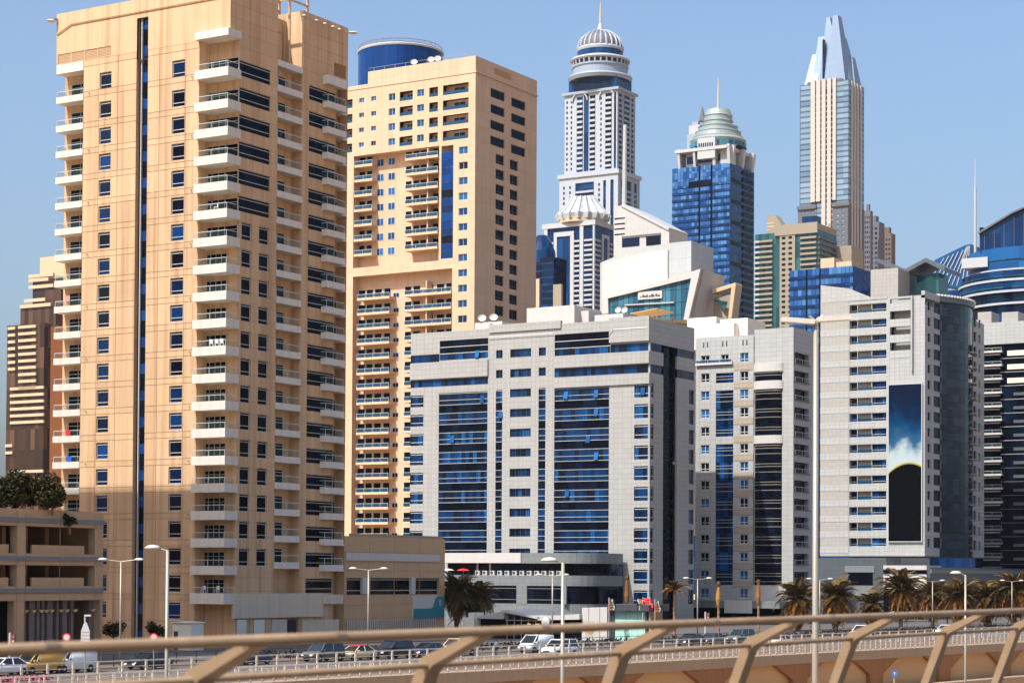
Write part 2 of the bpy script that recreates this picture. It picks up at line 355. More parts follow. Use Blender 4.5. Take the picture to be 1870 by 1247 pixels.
for k in range(40): 
    s_ = -60 + k * 9
    for o_ in (17.8, 22.4): p = FA0 + fd * s_ + fn * o_; MB().box(0, 3, -.07, .07, 0, .004).build('lane_marking', paint, None, (p.x, p.y, .012), math.atan2(fd.y, fd.x))['kind'] = 'structure'
AZ = math.atan2(fd.y, fd.x)
def fpos(s, o, z=0): p = FA0 + fd * s + fn * o; return (p.x, p.y, z)
def fsolve(px, o):
    """distance along the road edge of the point, o metres inside it, that stands at photo column px"""
    lo, hi = -60, 900
    for _ in range(50):
        m_ = (lo + hi) / 2; p = CAM_M.transposed() @ (Vector(fpos(m_, o, 2)) - Vector((0, 0, H)))
        if p.z > -1 or CX - FPX * p.x / p.z < px: lo = m_
        else: hi = m_
    return (lo + hi) / 2
# retaining wall of the sunken road: coping, flared piers, recessed wall
RW = thing('retaining_wall', 'tan concrete retaining wall with flared piers under the picket fence', 'wall', fpos(0, 0), AZ)
MB().box(-100, 500, -.6, 1.2, -.9, .14).build('coping', concrete, RW)
MB().box(-100, 500, .05, .55, -6, -.9).build('wall_face', wallmat, RW)
for i in range(30):
    MB().prism([(-1.4, -5.2), (1.4, -5.2), (1.6, -2.6), (5.2, -.92), (-5.2, -.92), (-1.6, -2.6)], -.55, .02, 'y').build('pier', wallmat, RW, (-60 + i * 17.5, 0, 0))
MB().box(-100, 500, -2.4, -.62, -5.3, -4.1).build('footing', concrete, RW)

def fence(name, label, o, s0, s1, dz, step, hgt, rails, mat, pr=.05):
    f = thing(name, label, 'fence', fpos(s0, o, dz), AZ); n = int((s1 - s0) / step)
    pm = MB().box(-pr, pr, -pr, pr, 0, hgt).mesh('post', mat); small = None
    for i in range(min(n, 290)): put('post', pm, f, (i * step, 0, 0))
    for z_, th in rails: MB().box(-.2, n * step + .2, -.04, .04, z_ - th / 2, z_ + th / 2).build('rail', mat, f)
    return f
fence('picket_fence', 'pale metal fence of close posts on the coping of the retaining wall', .25, 40, 330, .14, 1.25, 1.25, ((1.2, .09), (.85, .05), (.5, .05), (.12, .07)), fencem, .055)
fence('guard_fence', 'pale metal fence of wide bays between the verge and the upper road', 12.2, 40, 330, .12, 2.5, 1.45, ((1.4, .1), (.95, .05), (.52, .05), (.1, .07)), fencem, .075)
fence('roadside_fence', 'dark slim railing along the pavement in front of the towers', 27.7, 60, 330, .12, 2.5, 1.2, ((1.15, .06), (.3, .05)), framed, .04)
fence('verge_fence', 'low pale railing standing on the verge between the two longer fences', 5.5, 40, 190, .12, 1.8, .9, ((.85, .07), (.4, .05)), fencem, .045)

# railing of the viaduct the picture is taken from
RX = -8.72; VY0, VY1, STEP = 1.6, 62.0, 2.92
VR = thing('viaduct_railing', 'tan metal viaduct railing with bent cantilever posts and round handrail', 'railing', (RX, 0, H))
MB().tube((0, VY0, -.45), (0, VY1, -.45), .038, n=16).build('handrail', railm, VR)
MB().tube((-.52, VY0, -.735), (-.52, VY1, -.735), .026, n=12).build('lower_rail', railm, VR)
for q in VR.children: q.data.polygons.foreach_set('use_smooth', [len(f.vertices) == 4 for f in q.data.polygons])
prof = [(-.98, -1.75), (-.88, -1.75), (-.52, -.81), (-.46, -.735), (.0, -.495), (.0, -.46), (-.05, -.462), (-.55, -.66), (-.60, -.72)]
pm = MB().prism(prof, -.10, .10, 'y').mesh('post', railm)
pos = [on(0, RX - .52, px, py).y for px, py in ((790, 1200), (1140, 1190), (1375, 1170), (1560, 1160), (1730, 1150), (1860, 1142))]
pos = [pos[0] - STEP * 2, pos[0] - STEP] + pos + [pos[-1] + STEP * i for i in range(1, 8)]
sleeve = MB().tube((0, -.07, 0), (0, .07, 0), .0415, n=14).mesh('rail_sleeve', railm); bolt = MB().tube((0, -.112, 0), (0, .112, 0), .014, n=6).mesh('bolt', gal)
for y_ in pos:
    q = put('post', pm, VR, (0, y_, 0)); put('rail_sleeve', sleeve, VR, (0, y_ + .9, -.45)); put('bolt', bolt, q, (-.51, 0, -.735)); put('bolt', bolt, q, (-.06, 0, -.485))
VD = thing('viaduct', 'tan concrete viaduct deck edge carrying the railing', 'viaduct', (RX, 0, H))
MB().box(-1.35, 9, -40, 90, -2.6, -1.74).build('deck', deckm, VD); struct(VD)
for y_ in (-20, 15, 50, 85): MB().box(1, 6, y_ - 1.2, y_ + 1.2, -13.7, -2.59).build('pier', concrete, VD)

# ================================================================== sand coloured tower beside the road
T1 = Bld('apartment_tower', 'tall sand coloured apartment tower with white balconies and a dark glass slot', 421, 20, 240)
r = T1.root; RD = 1.8
z0 = T1.S(395, 1083, -0.5)[1]; FH = (T1.S(395, 582, -0.5)[1] - z0) / 10
zf = [z0 + FH * k for k in range(19)] + [T1.S(395, 125, -0.5)[1], T1.S(395, 67, -0.5)[1]]
aL = T1.S(103, 100)[0]; aLb = T1.S(149, 500)[0]; aRb = T1.S(361, 500)[0]
ztop = T1.S(103, 27)[1]; zc = T1.S(150, 112)[1]
aE = T1.E(634, 300)[0]; WT, DT = -aL, aE
# south wall: two window columns and the glass slot
x = [T1.S(p, 500)[0] for p in (178.5, 200, 311, 334.5)]
wz0, wz1 = T1.S(190, 263)[1] - zf[17], T1.S(190, 233)[1] - zf[17]
hS = []
for k in range(-1, 20):
    zz = zf[k] if k >= 0 else z0 - FH
    if k == 19: zz -= 0.25
    hS += [(x[0], x[1], zz + wz0, zz + wz1), (x[2], x[3], zz + wz0, zz + wz1)]
s0, s1 = T1.S(246, 500)[0], T1.S(266.5, 500)[0]
zs1 = T1.S(258, 33)[1]; slot = (s0, s1, 0.4, zs1)
lv = [T1.S(p, 98)[0] for p in (105, 203)]; lz = (T1.S(150, 116)[1], T1.S(150, 93)[1])
lhole = (max(lv[0], aL + .3), lv[1], max(lz[0], zc + .05), lz[1])
ws = facade(r, 'S', 'south_wall', joint, aLb, aRb, 0, zc, hS[:-2] + [(s0, s1, 0.4, zc + 9)] + [h for h in hS[-2:] if h[3] < zc], off=0.05, depth=0.3, reveal=False)
allh = hS + [slot, lhole]
colsS = [aLb, T1.S(177, 500)[0], T1.S(212, 500)[0], s0, s1, T1.S(288, 500)[0], T1.S(336, 500)[0], aRb]
zl = [0.0]
for k in range(-1, 21):
    zz = (zf[k] if k >= 0 else z0 - FH) + wz0
    zl += [zz - 0.95, zz - 0.25]
zl = [q for q in zl if 0.5 < q < zc - 0.5]; zl = [0.0] + zl + [zc]
panels(ws, sand, colsS, zl, allh)
facade(r, 'S', 'south_parapet', sand, aL, 0, zc, ztop, [h for h in [lhole, (s0, s1, zc - 1, zs1)] + hS[-4:] if h[3] > zc], depth=0.3)
b = MB()
for h in hS:
    if h[3] < zc: b.quad((h[0], 0, h[2]), (h[0], .3, h[2]), (h[0], .3, h[3]), (h[0], 0, h[3])).quad((h[1], 0, h[2]), (h[1], 0, h[3]), (h[1], .3, h[3]), (h[1], .3, h[2])).quad((h[0], 0, h[3]), (h[0], .3, h[3]), (h[1], .3, h[3]), (h[1], 0, h[3])).quad((h[0], 0, h[2]), (h[1], 0, h[2]), (h[1], .3, h[2]), (h[0], .3, h[2]))
b.quad((s0, 0, .4), (s0, .9, .4), (s0, .9, zs1), (s0, 0, zs1)).quad((s1, 0, .4), (s1, 0, zs1), (s1, .9, zs1), (s1, .9, .4))
b.build('window_reveal', sand, r)
for h in hS: window(r, 'S', h[0], h[1], h[2], h[3], 0.16, h=(0.24, 0.87), t=0.075)
# glass slot: alternating glass pieces between bright mullions
zz = 0.4; i = 0; swm = s1 - s0
while zz < zs1:
    hh = FH * (0.62 if i % 2 else 0.38); z1_ = min(zz + hh, zs1)
    pane(r, 'S', s0 + 0.25 * swm, s1, zz, z1_, 0.55, black if i % 2 else cobalt, 'slot_pane'); zz = z1_; i += 1
T1.box('S', 'slot_spandrel', black, s0, s0 + 0.25 * swm, 0.6, 0.65, 0.4, zs1)
for f in (0.27, 0.97): T1.box('S', 'slot_mullion', frame, s0 + f * swm - 0.06, s0 + f * swm + 0.06, 0.32, 0.55, 0.4, zs1)
# louvred opening under the roof
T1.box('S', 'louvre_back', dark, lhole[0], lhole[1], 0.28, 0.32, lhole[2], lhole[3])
n = 7
for i in range(n): z_ = lhole[2] + (lhole[3] - lhole[2]) * (i + .2) / n; T1.box('S', 'louvre_slat', sand3, lhole[0] + .02, lhole[1] - .02, 0.06, 0.26, z_, z_ + 0.14)
for i in range(1, 4): a_ = lhole[0] + (lhole[1] - lhole[0]) * i / 4; T1.box('S', 'louvre_post', sand, a_ - .06, a_ + .06, 0.02, 0.27, lhole[2], lhole[3])
# south-west balcony recess
bw = T1.S(116, 500, RD)[0]; sl0, sl1 = T1.S(99.5, 500)[0], aLb + .25
facade(r, 'S', 'recess_wall', sand, bw, aLb, 0, zc, [], off=RD)
MB().quad((aLb, 0, 0), (aLb, RD, 0), (aLb, RD, zc), (aLb, 0, zc)).quad((bw, RD, 0), (bw, RD, zc), (bw, DT * .9, zc), (bw, DT * .9, 0)).quad((aL, 0, zc), (aLb, 0, zc), (aLb, RD, zc), (aL, RD, zc)).quad((aL, RD, zc), (aL, 0, zc), (aL, 0, ztop), (aL, RD, ztop)).build('recess_reveal', sand, r)
dl0, dl1 = T1.S(128, 500, RD)[0], aLb - 0.1
for k in range(2, 20):
    z_ = zf[k] - (0.25 if k == 19 else 0)
    balcony(r, 'S', sl0, sl1 - .27, -0.03, RD - .02, z_ - .1, 0.8, white, 0.68, ret=1.7, name='balcony', rr=False)
    window(r, 'S', dl0, dl1, z_ - 0.85, z_ + 1.75, RD - 0.08, v=(0.45,), h=(0.8,), t=0.06, name='balcony_door', gm=black)
T1.box('S', 'cap_slab', white, sl0, sl1 - .27, -0.03, RD - .02, zc - 1.15, zc - .02)
# south-east balcony recess
bk = T1.S(363, 500)[0]
rw0 = aRb; er = T1.E(435, 415)[0]
RE = max(1.5, min(2.4, er))
MB().quad((rw0, 0, 0), (rw0, RE, 0), (rw0, RE, zc), (rw0, 0, zc)).quad((rw0, 0, zc), (0, 0, zc), (0, RE, zc), (rw0, RE, zc)).build('recess_reveal', sand, r)
facade(r, 'S', 'recess_wall', sand, rw0, 0, 0, zc, [], off=RE)
d0_, d1_ = T1.S(374, 600, RE)[0], T1.S(414, 600, RE)[0]
e0, e1 = T1.S(351, 600, -0.7)[0], 0.28
for k in range(0, 20):
    hs = 1.25 if k == 0 else 1.05
    balcony(r, 'S', e0, e1, -0.7, RE - .02 if k else RE - .02, zf[k], hs, white, 0.72, ret=2.0, name='balcony', rl=False)
    if k < 13: window(r, 'S', d0_, d1_, zf[k] - 0.9, zf[k] + 1.65, RE - 0.08, v=(0.25, 0.5, 0.75), h=(0.8,), t=0.06, name='balcony_door', gm=black)
    else: window(r, 'S', d0_, -0.05, zf[k] - 0.9, zf[k] + 1.65, RE - 0.08, v=(0.2, 0.4, 0.6), h=(0.8,), t=0.06, name='balcony_door', gm=black)
T1.box('S', 'cap_slab', white, e0, e1, -0.7, RE - .02, zc - .02, zc + 0.85)
# east wall
E = lambda px, py, d=0: T1.E(px, py, d)
m0, m1, n1 = E(504, 500)[0], E(550.5, 500)[0], E(611, 500)[0]
RM = 1.6; pw = [E(p, 500)[0] for p in (440.5, 459, 472.5, 491)]; bz = (E(450, 439)[1] - zf[12], E(450, 407)[1] - zf[12]); bb = (E(494, 205)[1] - zf[17], E(494, 178)[1] - zf[17])
eb = (E(562, 500)[0], n1)
zb2 = (E(562, 228)[1], E(562, 202)[1]); kb = min(range(20), key=lambda k: abs(zf[k] - zb2[0] - .4)); ebz = (zb2[0] - zf[kb], zb2[1] - zf[kb])
hE1, hE2 = [], []
for k in range(0, 20):
    if k < 13: hE1 += [(pw[0], pw[1], zf[k] + bz[0], zf[k] + bz[1]), (pw[2], pw[3], zf[k] + bz[0], zf[k] + bz[1])]
    elif k < 19: hE1.append((RE + .02, E(493, 300)[0], zf[k] + bb[0], zf[k] + bb[1]))
    zk = z0 + FH * k
    if zk + ebz[1] < E(562, 143)[1]: hE2.append((eb[0], eb[1] - .02, zk + ebz[0], zk + ebz[1]))
facade(r, 'E', 'east_wall', sand_e, RE, m0, 0, zc, hE1, depth=0.25)
facade(r, 'E', 'east_parapet', sand_e, 0, m0, zc, ztop, [], depth=0.25)
zn = E(526, 118)[1]
znb = E(615, 150)[1]
facade(r, 'E', 'east_wall', sand_e, m1, n1, 0, znb, hE2, depth=0.25)
facade(r, 'E', 'east_parapet', sand_e, m1, aE, znb, ztop, [(E(610, 130)[0], E(632, 130)[0], E(621, 142)[1], E(621, 118)[1])], depth=0.25)
lq = (E(610, 130)[0], E(632, 130)[0], E(621, 142)[1], E(621, 118)[1])
T1.box('E', 'louvre_back', dark, lq[0], lq[1], 0.24, 0.28, lq[2], lq[3])
for i in range(9): z_ = lq[2] + (lq[3] - lq[2]) * (i + .25) / 9; T1.box('E', 'louvre_slat', louvre, lq[0], lq[1], 0.05, 0.22, z_, z_ + .1)
for h in hE1:
    if h[1] - h[0] > 4: window(r, 'E', h[0], h[1], h[2], h[3], 0.1, h=(0.3, 0.86), t=0.065, gm=black, name='window_band', border=False)
    else: window(r, 'E', h[0], h[1], h[2], h[3], 0.16, h=(0.24, 0.87), t=0.07, gm=black)
for h in hE2: window(r, 'E', h[0], h[1], h[2], h[3], 0.1, h=(0.3, 0.86), t=0.065, gm=black, name='window_band', border=False)
# recess between the two east walls
MB().quad((-RM, m0, 0), (-RM, m1, 0), (-RM, m1, zn), (-RM, m0, zn)).quad((0, m0, 0), (-RM, m0, 0), (-RM, m0, ztop), (0, m0, ztop)).quad((0, m1, 0), (0, m1, ztop), (-RM, m1, ztop), (-RM, m1, 0)).build('recess_wall', sand, r)
q0, q1 = m0 + .15, E(537, 500)[0]
for k in range(0, 20):
    zz = E(504, 153)[1] + (k - 18) * FH if k < 19 else zn + .2
    if k == 19: pbox(r, 'E', 'cap_slab', white, m0 + .02, m1 - .02, -.02, RM - .02, zz - .75, zz)
    else:
        balcony(r, 'E', m0 + .03, m1 - .03, -.04, RM - .03, zz, 0.8, white, 0.85, name='balcony')
        window(r, 'E', q0, q1, zz - 0.7, zz + 1.7, RM - .1, v=(0.28, 0.55), h=(0.85,), t=0.08, gm=black, name='balcony_door')
# north-east balconies
MB().quad((-1.5, n1, 0), (-1.5, aE, 0), (-1.5, aE, znb), (-1.5, n1, znb)).quad((0, n1, 0), (-1.5, n1, 0), (-1.5, n1, znb), (0, n1, znb)).quad((0, n1, znb), (-1.5, n1, znb), (-1.5, aE, znb), (0, aE, znb)).build('recess_wall', sand, r)
g0, g1 = E(597, 500, -0.9)[0], E(631, 500, -0.9)[0]
zz18 = E(597, 183, -.9)[1]
for k in range(0, 19):
    z_ = zz18 + (k - 18) * FH
    balcony(r, 'E', g0, g1, -0.9, 1.45 if False else -.02, z_, 0.8, white, 0.85, ret=0.85, name='balcony')
    window(r, 'E', n1 + .1, aE - .1, z_ - .7, z_ + 1.6, 1.4, v=(0.5,), h=(0.85,), t=0.09, gm=black, name='balcony_door')
    pbox(r, 'E', 'balcony_floor', white, n1 + .02, aE - .02, 0, 1.45, z_ - .8, z_ - .55)
pbox(r, 'E', 'cap_slab', white, g0, g1, -0.9, 0.02 if False else -.02, znb - .9, znb + .2)
# roof
MB().quad((aL, 0.1, ztop - .05), (0, 0.1, ztop - .05), (0, m0, ztop - .05), (aL, m0, ztop - .05)).quad((aL, m0, zn), (0, m0, zn), (0, m1, zn), (aL, m1, zn)).quad((aL, m1, ztop - .05), (0, m1, ztop - .05), (0, aE, ztop - .05), (aL, aE, ztop - .05)).build('roof', concrete, r)
MB().quad((bw, RD, 0), (bw, RD, zc), (bw, aE, zc), (bw, aE, 0)).quad((aL, 0, zc), (aL, 0, ztop), (aL, aE, ztop), (aL, aE, zc)).quad((aL, aE, 0), (aL, aE, ztop), (0, aE, ztop), (0, aE, 0)).quad((aL, 0, zc), (bw, 0, zc), (bw, aE, zc), (aL, aE, zc)).build('rear_wall', sand, r)
zr = E(554, 22)[1]
MB().quad((-6, m1, zn), (-RM, m1, zn), (-RM, m1, ztop), (-6, m1, ztop)).quad((-2.6, m0 + .01, zn), (-2.6, m1, zn), (-2.6, m1, ztop - 1), (-2.6, m0 + .01, ztop - 1)).build('lift_room_wall', sand, r)
b = MB()      # service pipes on the rooftop wall
for i, t_ in enumerate((0.3, 0.55, 0.85)): y_ = m0 + (m1 - m0) * t_; b.tube((-2.5, y_, zn), (-2.5, y_, ztop - 1.6 + .3 * i), .05)
b.tube((-2.5, m0 + .8, ztop - 3), (-2.5, m1 - .4, ztop - 2.6), .05); b.build('service_pipe', gal, r)
b = MB()      # steel frame standing on the roof
for y_ in (m0 + .4, m0 + (m1 - m0) * .6, m1 + 1.6):
    for x_ in (-.6, -5): b.box(x_ - .12, x_ + .12, y_ - .12, y_ + .12, zn if y_ < m1 else ztop - .1, ztop + 4)
for x_ in (-.6, -5):
    b.box(x_ - .1, x_ + .1, m0, m1 + 1.8, ztop + 2.2, ztop + 2.45); b.box(x_ - .1, x_ + .1, m0, m1 + 1.8, ztop + .9, ztop + 1.1)
for y_ in (m0 + .4, m1 + 1.6): b.box(-5, -.6, y_ - .1, y_ + .1, ztop + 2.2, ztop + 2.45)
b.build('roof_frame', sand, r)
for y_, z_ in ((m1 + 2.4, ztop + 2.7), (aE + .4, ztop - .6), ): b = MB().lathe([(0.05, .2), (.5, .12), (.62, 0)], 14); b.build('floodlight', white, r, (0.5, y_, z_))
box(r, 'floodlight_arm', gal, -1.2, 0.2, m1 + 2.35, m1 + 2.45, ztop + 2.7, ztop + 2.8); box(r, 'floodlight_arm', gal, -.3, 0.4, aE + .3, aE + .4, ztop - .5, ztop - .42)
for px, py in ((552, -2), (575, 12), (590, 18), (605, 24), (617, 30)): 
    a_ = E(px, 50)[0]; MB().lathe([(0.02, .22), (.2, .12), (.26, 0)], 10).build('downlight', white, r, (0.25, a_, ztop - .75))
MB().lathe([(0.05, .25), (.5, .12), (.62, 0)], 14).build('floodlight', white, r, (aL - .5, -.5, ztop - .9)); box(r, 'floodlight_arm', gal, aL - .5, aL + .2, -.5, .1, ztop - .68, ztop - .6)
# base of the east side: blank white boards, doors, shutters
T1.pxbox('E', 'blank_board', boardm, 427, 591, 1083, 1127, -.35, -.02)
T1.pxbox('E', 'balcony_front', boardm, 591, 627, 1085, 1102, -.5, -.02)
for x0_, x1_ in ((433, 450), (464, 483)): T1.pxbox('E', 'roller_shutter', alu, x0_, x1_, 1131, 1165, -.12, -.02)
T1.pxbox('E', 'service_door', boardm, 497, 524, 1130, 1165, -.14, -.02)
T1.pxbox('E', 'doorway', dark, 526, 541, 1131, 1165, -.08, -.02)
T1.pxbox('E', 'garage_shutter', boardm, 552, 619, 1131, 1165, -.12, -.02)
b = MB()
for i in range(7):     # rain pipe outlets
    pass
for k in range(3, 20, 2): MB().tube((0, .05, 0), (0, -.25, -.12), .05).build('drain_spout', gal, r, (T1.S(160, 500)[0], 0, zf[k] - .35)); MB().tube((0, .05, 0), (0, -.25, -.12), .05).build('drain_spout', gal, r, (T1.S(348, 500)[0], 0, zf[k] - .35))
b = MB().tube((aL + .1, -.12, ztop - 2.6), (aL + 2.6, -.12, ztop - 1.6), .06).tube((aL + 2.6, -.12, ztop - 1.6), (0, -.12, ztop - 1.6), .06); b.build('cable_conduit', louvre, r)

# ------------------------------------------------------------------ retail podium behind it along the road
P1 = Bld('retail_podium', 'low tan retail podium joined to the sand tower, teal sign on its end', 626, 1050, 258.9)
r = P1.root; P1.X = T1.X; r.location.x = T1.X - .3; P1.X -= .3
E = lambda px, py, d=0: P1.E(px, py, d)
aN = E(812, 1080)[0]; zt = E(626, 978)[1]; off = E(626, 1050)[0]
ap = [E(p, 1080)[0] for p in (626, 674, 720, 766, 812)]; zp = [0, E(700, 1128)[1], E(700, 1104)[1], E(700, 1085)[1], E(700, 1042)[1], E(700, 1026)[1], E(700, 1009)[1], zt]
hP = [(E(633, 1070)[0], E(662, 1070)[0], zp[3], E(700, 1055)[1]), (E(676, 1070)[0], E(751, 1070)[0], zp[3], E(700, 1055)[1]), (E(759, 1070)[0], E(802, 1070)[0], zp[3], E(700, 1055)[1])]
wp = facade(r, 'E', 'east_wall', joint, ap[0], aN, 0, zt, hP, off=.05, depth=.4)
panels(wp, sand3, ap, zp, hP)
for h in hP: window(r, 'E', h[0], h[1], h[2], h[3], .3, v=(), h=(.25, .9), t=.09, gm=black, name='window_band', border=False)
for px0, px1 in ((663, 675.5), (752, 758.5)): P1.pxbox('E', 'pilaster', white2, px0, px1, 1054, 1084, -.12, .3)
P1.pxbox('E', 'pale_band', white2, 632, 803, 1010, 1024, -.12, -.04)
sb = P1.pxbox('E', 'sign_board', white2, 755, 811, 1087, 1128, -.25, -.02)
sw, sh = 0, 0
s_a0, s_z0 = E(755, 1107, -.25)[0], E(783, 1128, -.25)[1]; s_w = E(811, 1107, -.25)[0] - s_a0; s_h = E(783, 1087, -.25)[1] - s_z0
tealp = plain('teal_sign_paint', (0.0, 0.13, 0.17), .4, var=.03)
poly = [(0, 0), (s_w, 0), (s_w, s_h * .98), (s_w * .82, s_h * .98)] + [(s_w * (.74 - .05 * i), s_h * (.93 - .15 * i)) for i in range(2)] + [(s_w * .62, s_h * .48), (s_w * .56, s_h * .43), (0, s_h * .43)]
MB().prism(poly, -.04, -.01, 'y').build('sign_field', tealp, sb, (0, 0, 0))
MB().lathe([(.34, -.03), (.34, 0), (.2, 0), (.2, -.03)], 20, cap=False).build('sign_ring', white2, sb, (s_w * .86, -.05, s_h * .68)).rotation_euler = (R(90), 0, 0)
sb.children[-1].scale = (.75, 1.2, 1)
P1.pxbox('E', 'wall_plaque', louvre, 805, 812, 1067, 1083, -.15, -.02)
g0_, g1_ = E(632, 1150)[0], E(792, 1150)[0]; b = MB()
for i in range(46): a_ = g0_ + (g1_ - g0_) * i / 45; b.box(a_, a_ + .18, 0, .1, 0, E(700, 1131)[1])
stuff(b.build('slatted_screen', alu, r, pl('E', 0, -.2, 0), KROT['E']))
MB().quad((-30, ap[0], zt - .6), (-.2, ap[0], zt - .6), (-.2, aN, zt - .6), (-30, aN, zt - .6)).quad((-30, aN, 0), (0, aN, 0), (0, aN, zt), (-30, aN, zt)).quad((-30, ap[0], 0), (-30, aN, 0), (-30, aN, zt), (-30, ap[0], zt)).build('roof', sand3, r)
P1b = MB().box(-.25, -.05, E(640, 980)[0], aN - .3, zt, zt + .35); P1b.build('roof_kerb', concrete, r)

# ------------------------------------------------------------------ parking podium at the left
PK = Bld('parking_podium', 'tan multi-storey car park with grey bands and open decks', 0, 1050, 183)
q = at(188, 1050, 194); dX = q.x; PK.X = dX; PK.Y = q.y - 48; PK.root.location = (PK.X, PK.Y, 0); r = PK.root
E = lambda px, py, d=0: PK.E(px, py, d)
aN = 48.0; zt = E(188, 935)[1]; aS = 0
bay = [(E(47, 1000)[0], E(173, 1000)[0]), (E(-60, 1000)[0], E(31, 1000)[0])]
lev = [(E(100, 1011)[1], E(100, 962)[1]), (E(100, 1070)[1], E(100, 1032)[1])]
hK = [(a0, a1, z_[0], z_[1]) for a0, a1 in bay for z_ in lev]
gz = E(100, 1096)[1]; hK.append((E(44, 1100)[0], aN - .3, .02, gz)); hK.append((E(-60, 1100)[0], E(26, 1100)[0], .02, gz))
pa = [0, 8] + sorted([bay[1][0], bay[1][1], bay[0][0], E(110, 1000)[0], bay[0][1]]) + [aN]
pz = [0, gz, E(100, 1082)[1], lev[1][0] - .5, lev[1][1], lev[0][0] - .5, lev[0][1], zt]
wk = facade(r, 'E', 'east_wall', joint, 0, aN, 0, zt, hK, off=.05, depth=.8)
panels(wk, sand3, sorted(set(pa)), sorted(pz), hK)
greyb = plain('grey_band_paint', (0.17, 0.16, 0.16), .7, var=.08)
for y0, y1 in ((947, 955), (1016, 1024), (1074, 1082)): 
    z1_, z0_ = E(100, y0)[1], E(100, y1)[1]; PK.box('E', 'grey_band', greyb, 0, aN - .01, -.12, -.04, z0_, z1_)
for a0, a1 in bay:
    for zl_, zh_ in lev:
        PK.box('E', 'deck_parapet', sand3, a0 + .12 * (a1 - a0), a0 + .88 * (a1 - a0), .3, .5, zl_, zl_ + .8)
        PK.box('E', 'deck_floor', concrete, a0, a1, .82, 14, zl_ - .3, zl_ + .02)
        for i in range(3): PK.box('E', 'deck_column', sand3, a0 + (a1 - a0) * (i + .7) / 3.2, a0 + (a1 - a0) * (i + .7) / 3.2 + .5, 5, 5.5, zl_, zh_)
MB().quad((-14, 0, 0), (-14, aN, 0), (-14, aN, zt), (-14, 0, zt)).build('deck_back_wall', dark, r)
colm = plain('ribbed_column', (0.16, 0.12, 0.11), .8); sconce = plain('sconce', (0.7, 0.55, 0.3), .5)
for px0, px1 in ((51, 59), (65, 75), (79, 84), (88, 93), (98, 108), (115, 119), (126, 134), (141, 146), (174, 182)):
    o = PK.box('E', 'entrance_column', colm, E(px0, 1130)[0], E(px1, 1130)[0], .8, 1.6, 0, gz - .02)
    MB().lathe([(.12, 0), (.28, .25)], 10).build('wall_light', sconce, o, (.3, -.25, gz - 1.1))
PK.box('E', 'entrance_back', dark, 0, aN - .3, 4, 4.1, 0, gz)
MB().quad((-40, 0, zt - .5), (-.2, 0, zt - .5), (-.2, aN, zt - .5), (-40, aN, zt - .5)).quad((-40, aN, 0), (0, aN, 0), (0, aN, zt), (-40, aN, zt)).quad((-40, 0, 0), (0, 0, 0), (0, 0, zt), (-40, 0, zt)).build('roof', sand3, r)
PKZ = zt - .5

# ------------------------------------------------------------------ neighbour tower outside the frame whose shadow lies on the foot of the sand tower
zsh = T1.S(200, 893)[1]; dY = 58.0; k_ = dY / -SUN.y
nx1 = T1.X + 14 + SUN.x * k_; nx0 = nx1 - 60
NT = thing('neighbour_tower', 'sand coloured apartment block standing south of the car park', 'building', (nx1, T1.Y - dY, 0)); hN = zsh + SUN.z * k_
box(NT, 'wall', sand2, nx0 - nx1, 0, -24, 0, 0, hN); box(NT, 'roof', concrete, nx0 - nx1 + .5, -.5, -23.5, -.5, hN, hN + .3)
for i in range(12):
    for j in range(int(hN / 3.3) - 1): pbox(NT, 'E', 'window', navy, -22.5 + i * 1.85, -21.5 + i * 1.85, -.02, .1, 2 + j * 3.3, 3.6 + j * 3.3) if i % 2 else None

# ================================================================== second sand tower
T2 = Bld('apartment_tower', 'pale sand tower with recessed blue balconies and a blue glass strip, blue drum behind', 867, 400, 447)
r = T2.root; S = lambda px, py, d=0: T2.S(px, py, d); E = lambda px, py, d=0: T2.E(px, py, d)
aL = S(560, 400)[0]; aE = E(980.5, 200)[0]; zt = S(868, 102)[1]; zlo = S(650, 157)[1]; aP = S(672, 140)[0]
F2 = (S(845, 900)[1] - S(845, 350)[1]) / -19.6
row = S(845, 305)[1]          # head of the first lower window row at the right hand column
zrec = S(802, 268)[1] + .2    # soffit of the recess
zbeam = (S(800, 492)[1], S(800, 476)[1])
holes = []
up = [S(715, 171)[1] - F2 * i for i in range(4)]
def sa(px): return S(px, 300)[0]
for i, z_ in enumerate(up):
    zh = z_
    holes += [('w', sa(655), sa(664), zh - 1.1, zh - .05), ('w', sa(677), sa(686), zh - 1.1, zh - .05), ('w', sa(709), sa(721), zh - 1.55, zh), ('w', sa(761), sa(773.5), zh - 1.55, zh)]
    holes += [('n', sa(729), sa(753), zh - 2.05, zh + .05), ('n', sa(783), sa(799), zh - 2.05, zh + .05), ('n', sa(808), sa(855), zh - 2.1, zh + .1), ('n', sa(626), sa(643), zh - 2.0, zh)]
zw = []
z_ = S(845, 268)[1]
while z_ > 6: zw.append(z_); z_ -= F2
for z_ in zw: holes.append(('w', sa(838), sa(854), z_ - 1.6, z_))
strip = (sa(806), sa(828), zbeam[1] + .3, S(817, 266)[1]); 
hb = [h[1:] for h in holes] + [strip]
rec1 = (sa(646), sa(802), zbeam[1], zrec); rec2 = (sa(646), sa(827), 4, zbeam[0])
facade(r, 'S', 'south_wall', sand2, aL, 0, 0, zlo, hb + [rec1, rec2], depth=.35)
facade(r, 'S', 'south_parapet', sand2, aP, 0, zlo, zt, [h for h in hb if h[3] > zlo], depth=.35)
